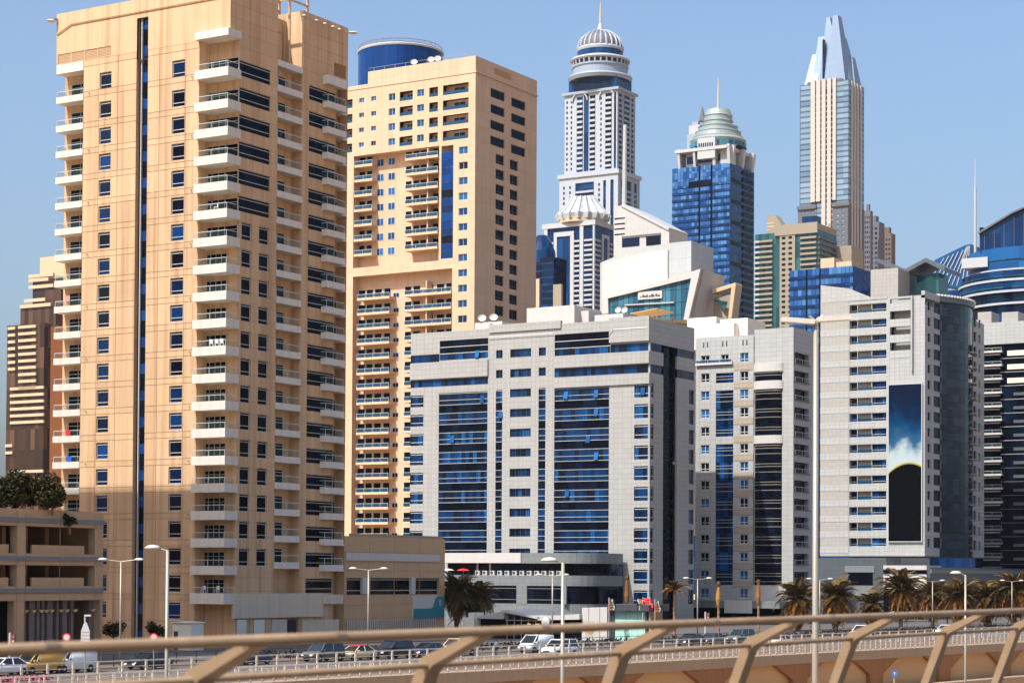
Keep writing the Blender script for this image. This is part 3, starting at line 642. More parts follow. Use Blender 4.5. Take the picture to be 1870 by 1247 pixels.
for h in holes:
    if h[0] == 'w': window(r, 'S', *h[1:], .2, v=(.5,), t=.08, gm=azure if random.random() < .7 else navy)
    else:
        pbox(r, 'S', 'niche_wall', sand2, h[1] - .05, h[2] + .05, 1.5, 1.6, h[3], h[4]); wdt = h[2] - h[1]
        window(r, 'S', h[1] + wdt * .3, h[1] + wdt * .75, h[3], h[4] - .35, 1.42, v=(.5,), t=.08, gm=navy, name='balcony_door')
        pbox(r, 'S', 'niche_rail', bluerail, h[1], h[2], .05, .1, h[3], h[3] + .75)
for i in range(int((strip[3] - strip[2]) / F2 * 2)):
    z_ = strip[2] + i * F2 / 2; pane(r, 'S', strip[0], strip[1], z_ + .04, min(z_ + F2 / 2 - .02, strip[3]), .2, (blued, cobalt, navy)[i % 3 if i < 9 else 1], 'strip_pane')
RD2 = 2.4
facade(r, 'S', 'recess_wall', sand2, rec1[0] - .1, rec2[1] + .1, 4, zrec, [], off=RD2)
MB().quad((rec1[0], .3, 4), (rec1[0], RD2, 4), (rec1[0], RD2, zrec), (rec1[0], .3, zrec)).quad((rec2[1], .3, 4), (rec2[1], RD2, 4), (rec2[1], RD2, zrec), (rec2[1], .3, zrec)).quad((rec1[0], .3, zrec), (rec2[1], .3, zrec), (rec2[1], RD2, zrec), (rec1[0], RD2, zrec)).build('recess_reveal', sand2, r)
pbox(r, 'S', 'beam_soffit', sand2, rec1[0], rec2[1], .3, RD2, zbeam[0], zbeam[1])
s2 = lambda px: S(px, 500, RD2)[0]
zb_up = S(745, 290, 0)[1]
nb = 0
zz = S(770, 283)[1]
levels = []
while zz > 8:
    levels.append(zz); zz -= F2
for i, z_ in enumerate(levels):
    upz = z_ > zbeam[1]
    if zbeam[0] - 1.9 < z_ < zbeam[1] + .6: continue
    if upz:
        balcony(r, 'S', sa(646.5), sa(679), .1, RD2 - .02, z_ - .5, .55, sand2, .85, gm=bluerail, inset=.03)
        balcony(r, 'S', sa(742), sa(801.5), -.5, RD2 - .02, z_ - .5, .55, sand2, .85, gm=bluerail, inset=.03)
        for p0, p1 in ((687.5, 700), (708, 720.5)): window(r, 'S', s2(p0), s2(p1), z_ - .9, z_ + .75, RD2 - .08, v=(.5,), t=.08, gm=azure)
        for p0, p1 in ((650, 666), (669, 679), (740, 751), (754, 765), (767, 779), (788, 801)): window(r, 'S', s2(p0), s2(p1), z_ - .45, z_ + 1.75, RD2 - .08, t=.05, gm=black, name='balcony_door')
        pbox(r, 'S', 'balcony_pier', sand2, sa(779), sa(781), .2, RD2 - .01, z_ - .5, z_ + F2 - 1.05)
    else:
        balcony(r, 'S', sa(655), sa(714), -.3, RD2 - .02, z_ - .5, .55, sand2, .85, gm=bluerail, inset=.03)
        balcony(r, 'S', sa(741), sa(826.5), -.3, RD2 - .02, z_ - .5, .55, sand2, .85, gm=bluerail, inset=.03)
        window(r, 'S', s2(718.5), s2(729.5), z_ - .55, z_ + .5, RD2 - .08, t=.07, v=(.5,), gm=navy)
        for p0, p1 in ((655, 668), (670, 682), (685, 698), (702, 714), (740, 752), (755, 768), (778, 792), (798, 812), (815, 826)): window(r, 'S', s2(p0), s2(p1), z_ - .45, z_ + 1.7, RD2 - .08, t=.05, gm=black, name='balcony_door')
        pbox(r, 'S', 'balcony_pier', sand2, sa(778), sa(780), .2, RD2 - .01, z_ - .5, z_ + F2 - 1.05)
# east wall
ea = lambda px: E(px, 350)[0]
ez = E(895, 160)[1]; F2e = (E(895, 160)[1] - E(895, 247)[1]) / 3
hE = [('u', ea(895), ea(921), ez - i * F2e - 2.0, ez - i * F2e) for i in range(4)] + [('u', ea(933), ea(959), ez - .3 - i * F2e - 2.0, ez - .3 - i * F2e) for i in range(4)]
z_ = ez - 4 * F2e
i = 0
while z_ > 30:
    kind = 'n' if i < 10 else 'w'
    hE += [(kind, ea(905), ea(921), z_ - 2.3, z_ - .1), (kind, ea(931), ea(946), z_ - 2.5, z_ - .3)]; z_ -= F2; i += 1
facade(r, 'E', 'east_wall', sand2, 0, aE, 0, zt, [h[1:] for h in hE], depth=.35)
for h in hE: window(r, 'E', *h[1:], .25 if h[0] != 'n' else .33, v=(.5,) if h[0] != 'u' else (), h=(.3,) if h[0] == 'n' else (), t=.08, gm=black, name='window', fm=framed)
T2.back(-aL, aE, 0, zlo, sand2)
MB().quad((aP, 0, zlo), (aP, aE, zlo), (aP, aE, zt), (aP, 0, zt)).quad((aP, aE, zlo), (0, aE, zlo), (0, aE, zt), (aP, aE, zt)).quad((aP, .1, zt - .1), (-.1, .1, zt - .1), (-.1, aE, zt - .1), (aP, aE, zt - .1)).build('parapet_back', sand2, r)
z_ = S(866, 132)[1]; pbox(r, 'S', 'parapet_moulding', sand2, aL, -.01, -.12, 0, z_ - .12, z_ + .05); pbox(r, 'E', 'parapet_moulding', sand2, -.12, aE + .3, -.3, 0, z_ - .1, z_ + .15)
T2.pxbox('E', 'parapet_vent', louvre, 903, 933, 130, 141, -.06, .01)
for px, py in ((752, 116), (783, 110), (795, 108)): 
    a_ = S(px, py)[0]; o = box(r, 'dish_post', gal, a_ - .06, a_ + .06, .9, 1.02, zt - .2, zt + .7); MB().lathe([(.06, 0), (.5, .12), (.8, .34)], 14, cap=False).build('satellite_dish', white, o, (.06, 0, .9)).rotation_euler = (R(60), 0, R(30))
b = MB()
for i in range(10): a_ = aP * (i + .5) / 10; b.box(a_, a_ + .08, .2, .28, zt, zt + .8)
b.box(aP, -.2, .2, .26, zt + .78, zt + .84); b.build('roof_handrail', gal, r)

# things left on the balconies of the sand tower
plast = plain('white_plastic', (.7, .7, .68), .5); bluecl = plain('blue_towel_cloth', (.01, .08, .5), .9); redcl = plain('red_towel_cloth', (.6, .02, .03), .9); pinkcl = plain('pink_towel_cloth', (.6, .25, .25), .9)
def towel(px, py, mat, lb):
    p = on(1, T1.Y + .02, px, py); b = MB(); n = 6
    for i in range(n): x0, x1 = i * .14, (i + 1) * .14; b.quad((x0, .03 * math.sin(i * 1.9), 0), (x1, .03 * math.sin(i * 1.9 + 1.9), 0), (x1, .05 * math.sin(i * 1.9 + 1.9), .7), (x0, .05 * math.sin(i * 1.9), .7))
    tag(b.build('towel', mat, None, (p.x, p.y - .06, p.z - .2)), lb, 'towel', 'towels hung on balconies')
towel(120, 793, redcl, 'red towel hanging on a balcony of the sand tower'); towel(122, 840, bluecl, 'blue towel hanging on a balcony of the sand tower'); towel(119, 548, pinkcl, 'pale pink towel hanging on a balcony of the sand tower')
def chair(x, y, z, rz, lb):
    t = thing('plastic_chair', lb, 'chair', (x, y, z), rz, 'plastic chairs on balconies'); MB().box(-.22, .22, -.22, .22, .40, .44).build('seat', plast, t); MB().box(-.22, .22, .18, .22, .44, .88).build('backrest', plast, t)
    for sx_ in (-1, 1):
        for sy_ in (-1, 1): MB().box(sx_ * .2 - .02, sx_ * .2 + .02, sy_ * .19 - .02, sy_ * .19 + .02, 0, .4).build('leg', plast, t)
for k, px, lb in ((9, 386, 'white plastic chair on the balcony with several chairs'), (9, 396, 'second white plastic chair on the balcony with several chairs'), (9, 405, 'white plastic chair at the outer end of the balcony with several chairs'), (14, 392, 'white plastic chair on a balcony beside the long window bands'), (0, 375, 'white plastic chair on the lowest balcony of the sand tower'), (0, 400, 'white plastic chair near the corner of the lowest balcony')):
    p = on(1, T1.Y + .1, px, 640); chair(p.x, T1.Y + .1, zf[k], .4 * k, lb)

# ================================================================== pale grey hotel block with navy glass bays
HT = Bld('hotel_block', 'pale grey clad hotel block with tall navy glass bays, terrace podium at its foot', 1187, 700, 343)
r = HT.root; S = lambda px, py, d=0: HT.S(px, py, d); E = lambda px, py, d=0: HT.E(px, py, d)
aL = S(750, 700)[0]; aE = E(1268, 700)[0]; zt = S(1187, 580)[1]
FHh = (S(1187, 700)[1] - S(1187, 1000)[1]) / 8.0
sa = lambda px: S(px, 800)[0]; ea = lambda px: E(px, 800)[0]
rh = [S(950, 637)[1] - i * (S(950, 637)[1] - S(950, 1001)[1]) / 10 for i in range(13)]; FHh = rh[0] - rh[1]   # head height of each window row
B1 = (S(1187, 640)[1], S(1187, 625)[1]); B2 = (S(1187, 680)[1], S(1187, 664)[1])     # the two ribbon windows
g1t, g2t = S(845, 716)[1], S(1062, 707)[1]; gb = S(950, 1012)[1]
HB = []
bay1 = (sa(801), sa(890), gb, g1t); bay2 = (sa(1012), sa(1112), 4.0, g2t)
nc1 = (sa(905), sa(917), gb, S(911, 712)[1]); nc2 = (sa(983), sa(996), gb, S(990, 708)[1])
HB += [bay1, bay2, nc1, nc2]
tp1 = (sa(802), sa(890.5), S(845, 656)[1], S(845, 620)[1]); tp2 = (sa(1012), sa(1113.5), B1[0], S(1062, 608)[1])
HB += [tp1, tp2]
cw = [(sa(931), sa(969), z_ - 1.42, z_) for z_ in rh if z_ > gb]
tw = [(sa(905), sa(917), z_ - 1.42, z_) for z_ in rh[:2]] + [(sa(983), sa(996), z_ - 1.42, z_) for z_ in rh[:2]]
rib1 = (sa(1114), -.02, *B1); rib2 = (sa(1012), -.02, *B2); rib3 = (aL, sa(801.5), tp1[2] - .3, tp1[2] + 1.15); rib4 = (aL, sa(890.5), S(845, 690)[1] - 1.3, S(845, 690)[1])
lw = []; rw = []
z_ = S(762, 722)[1]
while z_ > 10: lw.append((aL, sa(773), z_ - 2.1, z_)); z_ -= FHh
z_ = S(1170, 700)[1]
while z_ > 6: rw.append((sa(1158), -.02, z_ - 2.35, z_)); z_ -= FHh
rib3 = (aL, sa(801.5), tp1[2] - .2, tp1[2] + 1.2)
ALL = HB + cw + tw + [rib1, rib2, rib3, rib4] + lw + rw
facade(r, 'S', 'south_wall', hotelw, aL, 0, 0, zt, ALL, depth=.35)
def bayrows(h, dz, name='window_band', gm=navyc):
    """curtain-wall bay: per floor a vision pane and a dark spandrel pane between bright transoms"""
    z_ = h[3]; i = 0
    while z_ > h[2] + .2:
        v0 = max(z_ - dz * .62, h[2]); pane(r, 'S', h[0], h[1], v0, z_, .12, gm, 'vision_pane')
        for zz in (z_ - .18, z_ - dz * .38): 
            if zz > h[2]: pbox(r, 'S', 'transom', frame, h[0], h[1], .02, .13, zz - .032, zz + .032)
        s0_ = max(z_ - dz, h[2])
        if v0 > h[2]: pane(r, 'S', h[0], h[1], s0_, v0, .1, black, 'spandrel_pane'); pbox(r, 'S', 'transom', frame, h[0], h[1], .01, .12, v0 - .035, v0 + .035)
        z_ -= dz; i += 1
bayrows(bay1, FHh); bayrows(bay2, FHh); bayrows(nc1, FHh); bayrows(nc2, FHh)
for h in (tp1, tp2):
    n = 3
    for i in range(n):
        a, b_ = h[2] + (h[3] - h[2]) * i / n, h[2] + (h[3] - h[2]) * (i + 1) / n; pane(r, 'S', h[0], h[1], a, b_, .12, navyc if i == 0 else black, 'vision_pane')
        if i: pbox(r, 'S', 'transom', frame, h[0], h[1], .02, .13, a - .05, a + .05)
for h in cw: window(r, 'S', *h, .22, v=(.25, .5, .75), t=.05, gm=navyc, fm=framed)
for h in tw: window(r, 'S', *h, .22, v=(.5,), t=.05, gm=navyc, fm=framed)
for h in lw: window(r, 'S', *h, .15, h=(.28, .88), t=.09, gm=navyc, name='window_band', border=False)
for h in rw: window(r, 'S', *h, .15, h=(.28, .88), t=.09, gm=navyc, name='window_band', border=False)
for h in (rib1, rib2, rib3, rib4): window(r, 'S', *h, .12, t=.05, gm=navyc, name='ribbon_window', border=False)
# open casements tilting out of the bays
for px, py in ((823, 795), (877, 722), (1070, 795), (1085, 712), (1085, 746), (1085, 826), (1030, 715), (1032, 893), (868, 640), (1170, 708), (911, 750)):
    a_, zz = S(px, py); o = MB().box(0, .8, 0, .05, -1.3, 0).build('open_casement', azure, r, (a_, .05, zz)); o.rotation_euler = (R(-14), 0, 0)
# east side: wall, glass column, pilaster, window stack
gx = (ea(1211), ea(1236)); wx = (ea(1258), aE - .02)
hE = [(.02, gx[0], *B1), (.02, gx[0], *B2), (gx[0], gx[1], 0.5, B1[1]), (gx[1], aE - .02, *B1), (gx[1], aE - .02, *B2)]
re = [(.02, ea(1194), h[2], h[3]) for h in rw]; hE += re
ws_ = []
z_ = E(1262, 712)[1]
while z_ > 4: ws_.append((wx[0], wx[1], z_ - 2.5, z_)); z_ -= FHh
hE += ws_
facade(r, 'E', 'east_wall', hotelw, 0, aE, 0, zt, hE, depth=.35)
for h in hE[:2] + hE[3:5]: window(r, 'E', *h, .12, t=.05, gm=navyc, name='ribbon_window', border=False)
for h in re: window(r, 'E', *h, .15, h=(.28, .88), t=.09, gm=navyc, name='window_band', border=False)
for h in ws_: window(r, 'E', *h, .2, h=(.5,), t=.07, gm=navyc, fm=framed)
z_ = B1[1]
while z_ > .6:
    pane(r, 'E', gx[0], gx[1], max(z_ - FHh / 2 + .05, .5), z_, .8, black, 'column_pane'); z_ -= FHh / 2
HT.back(-aL, aE, 0, zt, hotelw, e=.4, roof=concrete)
# projecting upper slab and parapet ledges on the south side
pbox(r, 'S', 'parapet', hotelw, sa(893), sa(1024), -.25, .4, zt - .8, zt + .55)
pbox(r, 'S', 'parapet', hotelw, sa(1113.5), -.01, -.45, -.02, S(1187, 622)[1], zt + .3)
pbox(r, 'S', 'ledge', hotelw, sa(1113.5), -.01, -.45, -.02, B2[1] + .1, B1[0] - .1)
pbox(r, 'S', 'ledge', hotelw, sa(1012), sa(1113.4), -.3, -.02, B2[1] + .1, B1[0] - .1)
pbox(r, 'S', 'ledge', hotelw, aL + .02, sa(891), -.3, -.02, rib4[3] + .1, rib3[2] - .1)
pbox(r, 'S', 'ledge', hotelw, sa(1012), -.01, -.3, -.02, g2t + .05, B2[0] - .08)
b = MB().tube((sa(1114), -.5, zt - 2.6), (sa(1122), -.5, zt - 1.7), .05).tube((sa(1122), -.5, zt - 1.7), (-.3, -.5, zt - 1.7), .05).tube((sa(893), -.3, zt - 1.6), (sa(1010), -.3, zt - 1.6), .05); b.build('cable_conduit', alu, r)
# rooftop plant rooms
def roofbox(nm, mat, x0, x1, y0, d0, dp): 
    a0 = S(x0, y0, d0)[0]; a1 = S(x1, y0, d0)[0]; z1 = S((x0 + x1) / 2, y0, d0)[1]; return pbox(r, 'S', nm, mat, a0, a1, d0, d0 + dp, zt - .3, z1)
roofbox('plant_room', white2, 962, 1049, 560, 9, 10); roofbox('plant_room', white2, 1049, 1075, 568, 11, 8); roofbox('plant_room', white2, 1086, 1138, 574, 7, 9); roofbox('plant_room', white2, 867, 917, 588, 5, 4)
roofbox('plant_unit', alu, 880, 895, 590, 4.2, .7)
for px in (878, 899): 
    a_ = S(px, 585, 5)[0]; o = box(r, 'dish_post', gal, a_ - .06, a_ + .06, 5.5, 5.6, zt + .5, zt + 2.6); MB().lathe([(.06, 0), (.5, .12), (.75, .34)], 14, cap=False).build('satellite_dish', white, o, (.06, -.1, 2.1)).rotation_euler = (R(60), 0, R(30))
tc_ = thing('pergola', 'small timber slatted pergola on the hotel roof', 'pergola', (HT.X - 1.5, HT.Y + 3.5, zt - .4))
for i in range(13): MB().box(-4.2, 1.0, i * .5, i * .5 + .34, 0, .12).build('slat', plain('timber', (.55, .34, .12), .7) if 'timber' not in MATS else MATS['timber'], tc_, (0, 0, 2.2)).rotation_euler = (0, R(-6), 0)
for x_ in (-4, .8):
    for y_ in (.2, 6): box(tc_, 'post', gal, x_, x_ + .12, y_, y_ + .12, 0, 2.0 if x_ < 0 else 2.5)
# podium: curved grey terrace block in front of the south side
pz = [S(950, y)[1] for y in (1099, 1068, 1050, 1029, 1011)]
PD = thing('hotel_podium', 'grey panelled hotel podium with a rounded end, roof terrace and wide dark windows', 'podium', (HT.X, HT.Y, 0)); dpt = -14.0
a0, a1, a2 = S(800, 1050, dpt)[0], S(1005, 1050, dpt)[0], S(1072, 1050, dpt)[0]
def ring(x0, x1, x2, d, z0, z1, nm, mat):
    rr = (x2 - x1) * .95; poly = [(x0, -d), (x0, d)]; pts = [(x1 + rr * math.sin(t), d + rr * (1 - math.cos(t)) * .9) for t in [i * math.pi / 16 for i in range(9)]]
    poly = [(x0, -1.0)] + [(x0, d)] + pts + [(x1 + rr, -1.0)]
    return MB().prism(poly[::-1], z0, z1).build(nm, mat, PD)
ring(a0, a1, a2, dpt, 0, pz[0] - .02, 'plinth', slate2); ring(a0, a1, a2, dpt + .25, pz[0] - .02, pz[1], 'glass_band', black); ring(a0, a1, a2, dpt - .02, pz[1], pz[2], 'parapet_band', slate2)
ring(a0, a1, a2, dpt + 3, pz[2], pz[3], 'glass_band', navy); ring(a0, a1, a2, dpt + 1, pz[3], pz[4], 'roof_band', slate2)
pbox(PD, 'S', 'white_fascia', white2, a0 + .1, S(951, 1020, dpt + .9)[0], dpt + .86, dpt + .98, pz[3] + .05, pz[4] + .02)
for p0, p1 in ((800, 876), (943, 962), (1024.5, 1034)): pbox(PD, 'S', 'wall_panel', slate2, S(p0, 1080, dpt - .03)[0], S(p1, 1080, dpt - .03)[0], dpt - .03, dpt + .3, pz[0] - .05, pz[1] + .02)
for z_ in (pz[0] + .6, pz[1] - .5): pbox(PD, 'S', 'transom', slate2, S(876, 1080, dpt)[0], S(1024, 1080, dpt)[0], dpt + .14, dpt + .22, z_, z_ + .1)
for p in (862, 885): pbox(PD, 'S', 'terrace_post', white2, S(p, 1040, dpt + 2.9)[0] + 1, S(p, 1040, dpt + 2.9)[0] + 1.35, dpt + 2.7, dpt + 2.95, pz[2], pz[3])
TERR = (a0, a1, dpt, pz[2])

# ================================================================== white tiled apartment block
AP = Bld('apartment_block', 'white tiled apartment block with taupe spandrels and a rounded black glass bay', 1449, 700, 367)
r = AP.root; S = lambda px, py, d=0: AP.S(px, py, d); E = lambda px, py, d=0: AP.E(px, py, d); sa = lambda px: S(px, 850)[0]; ea = lambda px: E(px, 850)[0]
aL = S(1270, 850)[0]; aE = E(1486, 850)[0]; zt = S(1449, 597)[1]; zt2 = S(1340, 613)[1]; zw = S(1290, 640)[1]
FA = (S(1287, 682)[1] - S(1287, 1074)[1]) / 12; r0 = S(1287, 682)[1]; rr_ = [r0 - FA * i for i in range(13)]
ztop1 = S(1287, 650)[1]
h1 = [(sa(1279.5), sa(1295), z_ - 1.65, z_) for z_ in [r0 + FA] + rr_]; h1b = [(sa(1316), sa(1330), r0 + FA - 1.65, r0 + FA)]
h2 = [(sa(1351), sa(1366), z_ - 1.7, z_) for z_ in [S(1358, 644)[1]] + [S(1358, 678)[1] - FA * i for i in range(13)]]
bayA = (sa(1307), sa(1339), S(1320, 797)[1], S(1320, 713)[1]); bayB = (sa(1307), sa(1339), 7.0, S(1320, 811)[1]); topA = (sa(1307), sa(1339), S(1320, 699)[1], S(1320, 681)[1])
facade(r, 'S', 'south_wall', apartw, aL, sa(1376), 0, zt2, h1 + h1b + h2 + [bayA, bayB, topA], depth=.3)
for h in h1 + h1b + h2: window(r, 'S', *h, .18, v=(.5,), h=(.32,), t=.11, gm=black if random.random() < .6 else azure)
for i in range(14):
    z1 = (h2[i][2] - .15) if i else h2[0][2] - .2; z0_ = h2[i + 1][3] + .25 if i < 13 else 4
    if z1 - z0_ > .3: pbox(r, 'S', 'spandrel', taupe, sa(1340), sa(1376) - .02, -.06, -.015, z0_ if i < 13 else z1 - 1, z1)
def glassbay(h, gm=navyc):
    z_ = h[3]
    while z_ > h[2] + .3:
        pane(r, 'S', h[0], h[1], max(z_ - FA, h[2]), z_ - .04, .15, gm, 'bay_pane')
        for f in (.2, .36, .62): 
            if z_ - f * FA > h[2]: pbox(r, 'S', 'transom', frame, h[0], h[1], .05, .14, z_ - f * FA - .03, z_ - f * FA + .03)
        z_ -= FA
glassbay(bayA); glassbay(bayB); glassbay(topA)
o = balcony(r, 'S', sa(1271), sa(1338), -.5, -.02, S(1300, 663)[1], .4, white2, .6, gm=bluerail, name='balcony')
# rounded black glass bay with white collars
c0, c1 = sa(1378), sa(1428); cxm = (c0 + c1) / 2; rad = (c1 - c0) / 2
def halfcol(z0_, z1, grow, nm, mat):
    b = MB().lathe([(rad + grow, z0_), (rad + grow, z1)], 20, (cxm, .2), math.pi, 2 * math.pi, cap=True); b.v = [(v[0], .2 + (v[1] - .2) * .42, v[2]) for v in b.v]; return b.build(nm, mat, r)
bt = S(1400, 676)[1]; bb_ = 7.0; z_ = bt
while z_ > bb_:
    halfcol(max(z_ - FA + .03, bb_), z_, 0, 'bay_pane', black)
    for f in (.15, .3, .6): halfcol(z_ - f * FA - .05, z_ - f * FA + .05, .05, 'transom', gal) if z_ - f * FA > bb_ else None
    z_ -= FA
for y0, y1 in ((664, 679), (696, 711), (795, 810)): halfcol(S(1400, y1)[1], S(1400, y0)[1], .3, 'bay_collar', white2)
halfcol(0, bb_, .4, 'bay_base', white2)
pbox(r, 'S', 'bay_back', apartw, sa(1376), sa(1431), .2, .6, 0, zt)
facade(r, 'S', 'south_wall', apartw, sa(1428), 0, 0, zt, [], depth=.3)
hh = []
z_ = E(1466, 646)[1]; i = 0
while z_ > 8: hh.append((ea(1450.5), ea(1477), z_ - 2.1, z_)); z_ -= FA
facade(r, 'E', 'east_wall', apartg, 0, aE, 0, zt, hh, depth=.9)
for h in hh:
    pbox(r, 'E', 'niche_wall', black, h[0], h[1], .88, .95, h[2], h[3]); window(r, 'E', h[0] + .6, h[1] - 1.2, h[2], h[3] - .2, .8, v=(.5,), t=.1, gm=black, fm=framed)
    o = balcony(r, 'E', h[0], h[1], -.25, .8, h[2] + .15, .15, framed, .8, gm=railglass, name='balcony')
AP.back(-aL, aE, 0, zt2, apartg, e=.3, roof=concrete)
MB().quad((sa(1377), .3, zt2), (sa(1377), aE, zt2), (sa(1377), aE, zt), (sa(1377), .3, zt)).quad((sa(1377), aE, zt2), (0, aE, zt2), (0, aE, zt), (sa(1377), aE, zt)).quad((sa(1377), .3, zt - .1), (0, .3, zt - .1), (0, aE, zt - .1), (sa(1377), aE, zt - .1)).build('parapet_back', apartg, r)
for p in (1283, 1290, 1318, 1325, 1355, 1362): pbox(r, 'S', 'vent_slot', framed, sa(p), sa(p) + .28, -.02, .05, zt2 - 1.9, zt2 - .9)
zr = zt2
for x0, x1, y0, d0, dp in ((1255, 1308, 580, 14, 10), (1315, 1365, 582, 9, 8), (1308, 1340, 590, 7, 4)):
    a0 = S(x0, y0, d0)[0]; a1 = S(x1, y0, d0)[0]; pbox(r, 'S', 'plant_room', plain('cream_render', (.74, .69, .60), .8, streak=.15) if 'cream_render' not in MATS else MATS['cream_render'], a0, a1, d0, d0 + dp, zr - .4, S((x0 + x1) / 2, y0, d0)[1])
cream = MATS['cream_render']
pbox(r, 'S', 'ground_canopy', slate2, aL, 0, -6, -.05, 2.9, 4.2)
pbox(r, 'S', 'shopfront', black, aL + .5, -.5, -4, -.06, 0, 2.9)
pbox(r, 'S', 'shop_sign', white2, sa(1350), sa(1400), -6.15, -6.02, 2.0, 4.3)
pbox(r, 'S', 'shop_sign', white2, sa(1275), sa(1300), -6.15, -6.02, 2.9, 4.3)

# ================================================================== block with the tall screen
SB = Bld('screen_block', 'white apartment block with a tall advertising screen and a dark curved glass side', 1689, 700, 425)
r = SB.root; S = lambda px, py, d=0: SB.S(px, py, d); E = lambda px, py, d=0: SB.E(px, py, d); sa = lambda px: S(px, 800)[0]; ea = lambda px, d=0: E(px, 800, d)[0]
aL = sa(1498.5); zt = S(1650, 541)[1]; FB = (S(1585, 553)[1] - S(1585, 980)[1]) / 15; r0 = S(1585, 555)[1]; rows = [r0 - i * FB for i in range(16)]
hw = [(sa(1551), sa(1618.5), z_ - 1.75, z_) for z_ in rows]
zb0 = S(1585, 1015)[1]; sc = (sa(1624), sa(1684), S(1655, 988)[1], S(1655, 702)[1]); niche = (sa(1625), sa(1664), S(1645, 652)[1], S(1645, 545)[1])
facade(r, 'S', 'south_wall', apartw, aL, 0, zb0, zt, hw + [niche], depth=1.0)
pbox(r, 'S', 'niche_wall', apartw, niche[0], niche[1], 2.2, 2.3, niche[2], niche[3]); pbox(r, 'S', 'niche_side', apartw, niche[1], niche[1] + .05, .0, 2.3, niche[2], niche[3])
for i in range(4): zz = niche[3] - 1.0 - i * FB; pbox(r, 'S', 'niche_beam', apartw, niche[0] - .03, niche[1] + .03, -.05, .8, zz - 1.6, zz)
pbox(r, 'S', 'wall_fin', apartg, sa(1664.5), sa(1667.5), -.6, -.01, S(1665, 678)[1], zt)
pbox(r, 'S', 'flank_cladding', bandb, aL - .05, sa(1550), -.06, -.01, zb0, zt - .1)
for i, z_ in enumerate(rows):
    pbox(r, 'S', 'flank_band', apartw, aL - .07, sa(1550) + .02, -.1, -.065, z_ - FB + .15, z_ - FB + 1.45)
for h in hw:
    window(r, 'S', h[0], h[0] + (h[1] - h[0]) * .22, h[2], h[3], .9, h=(.3,), t=.08, gm=navy); window(r, 'S', h[0] + (h[1] - h[0]) * .6, h[1], h[2], h[3], .35, h=(.3,), t=.08, gm=navyc)
    m_ = h[0] + (h[1] - h[0]) * .22; n_ = h[0] + (h[1] - h[0]) * .6
    pbox(r, 'S', 'balcony_wall', taupe, m_, n_, .95, 1.0, h[2], h[3]); pbox(r, 'S', 'balcony_rail', bluerail, m_, n_, .06, .12, h[2], h[2] + .6); pbox(r, 'S', 'mullion', frame, m_ - .08, m_ + .02, .1, .2, h[2], h[3]); pbox(r, 'S', 'mullion', frame, n_ - .08, n_, .1, .2, h[2], h[3])
# parapet rising to the west
MB().prism([(aL, zt - .3), (sa(1620), zt - .3), (sa(1620), zt + .1), (sa(1590), zt + .25), (sa(1550), S(1550, 527)[1]), (aL, S(1499, 521)[1])], -.1, .5, 'y').build('parapet', apartw, r)
# screen: a night picture of a planet's edge over a dark field
m, t, bs = nodes('screen_picture'); bs.inputs['Roughness'].default_value = .6; bs.inputs['Specular IOR Level'].default_value = 0
tc = N(t, 'ShaderNodeTexCoord'); sp = N(t, 'ShaderNodeSeparateXYZ'); t.links.new(tc.outputs['Generated'], sp.inputs[0])
nz = N(t, 'ShaderNodeTexNoise'); nz.inputs['Scale'].default_value = .22; nz.inputs['Detail'].default_value = 5; t.links.new(tc.outputs['Object'], nz.inputs['Vector'])
hgt = math_(t, 'ADD', sp.outputs[2], math_(t, 'MULTIPLY', math_(t, 'SUBTRACT', nz.outputs[0], .5), .34))
cr = N(t, 'ShaderNodeValToRGB'); t.links.new(hgt, cr.inputs[0]); e = cr.color_ramp.elements
e[0].position = .40; e[0].color = (.38, .42, .40, 1); e[1].position = 1; e[1].color = (.006, .008, .02, 1)
for p_, c_ in ((.55, (.30, .37, .38, 1)), (.63, (.02, .075, .15, 1)), (.74, (.004, .035, .09, 1)), (.84, (.004, .012, .035, 1))): q_ = e.new(p_); q_.color = c_
dx = math_(t, 'SUBTRACT', sp.outputs[0], .62); arc = math_(t, 'SUBTRACT', .497, math_(t, 'MULTIPLY', math_(t, 'MULTIPLY', dx, dx), .16))
below = math_(t, 'LESS_THAN', sp.outputs[2], arc); rim = math_(t, 'LESS_THAN', math_(t, 'ABSOLUTE', math_(t, 'SUBTRACT', sp.outputs[2], arc)), .005)
c_ = mixc(t, below, cr.outputs[0], (.0025, .003, .004)); c_ = mixc(t, rim, c_, (.28, .23, .02)); t.links.new(c_, bs.inputs['Base Color'])
o = pbox(r, 'S', 'advertising_screen', MATS['screen_picture'], sc[0], sc[1], -.4, -.02, sc[2], sc[3]); o['label'] = 'tall screen showing a dark planet edge under blue cloud'
bf = MB(); W_, Hs = sc[1] - sc[0], sc[3] - sc[2]
bf.box(-.15, 0, -.06, .3, -.15, Hs + .15).box(W_, W_ + .15, -.06, .3, -.15, Hs + .15).box(0, W_, -.06, .3, Hs, Hs + .15).box(0, W_, -.06, .3, -.15, 0); bf.build('screen_frame', frame, o)
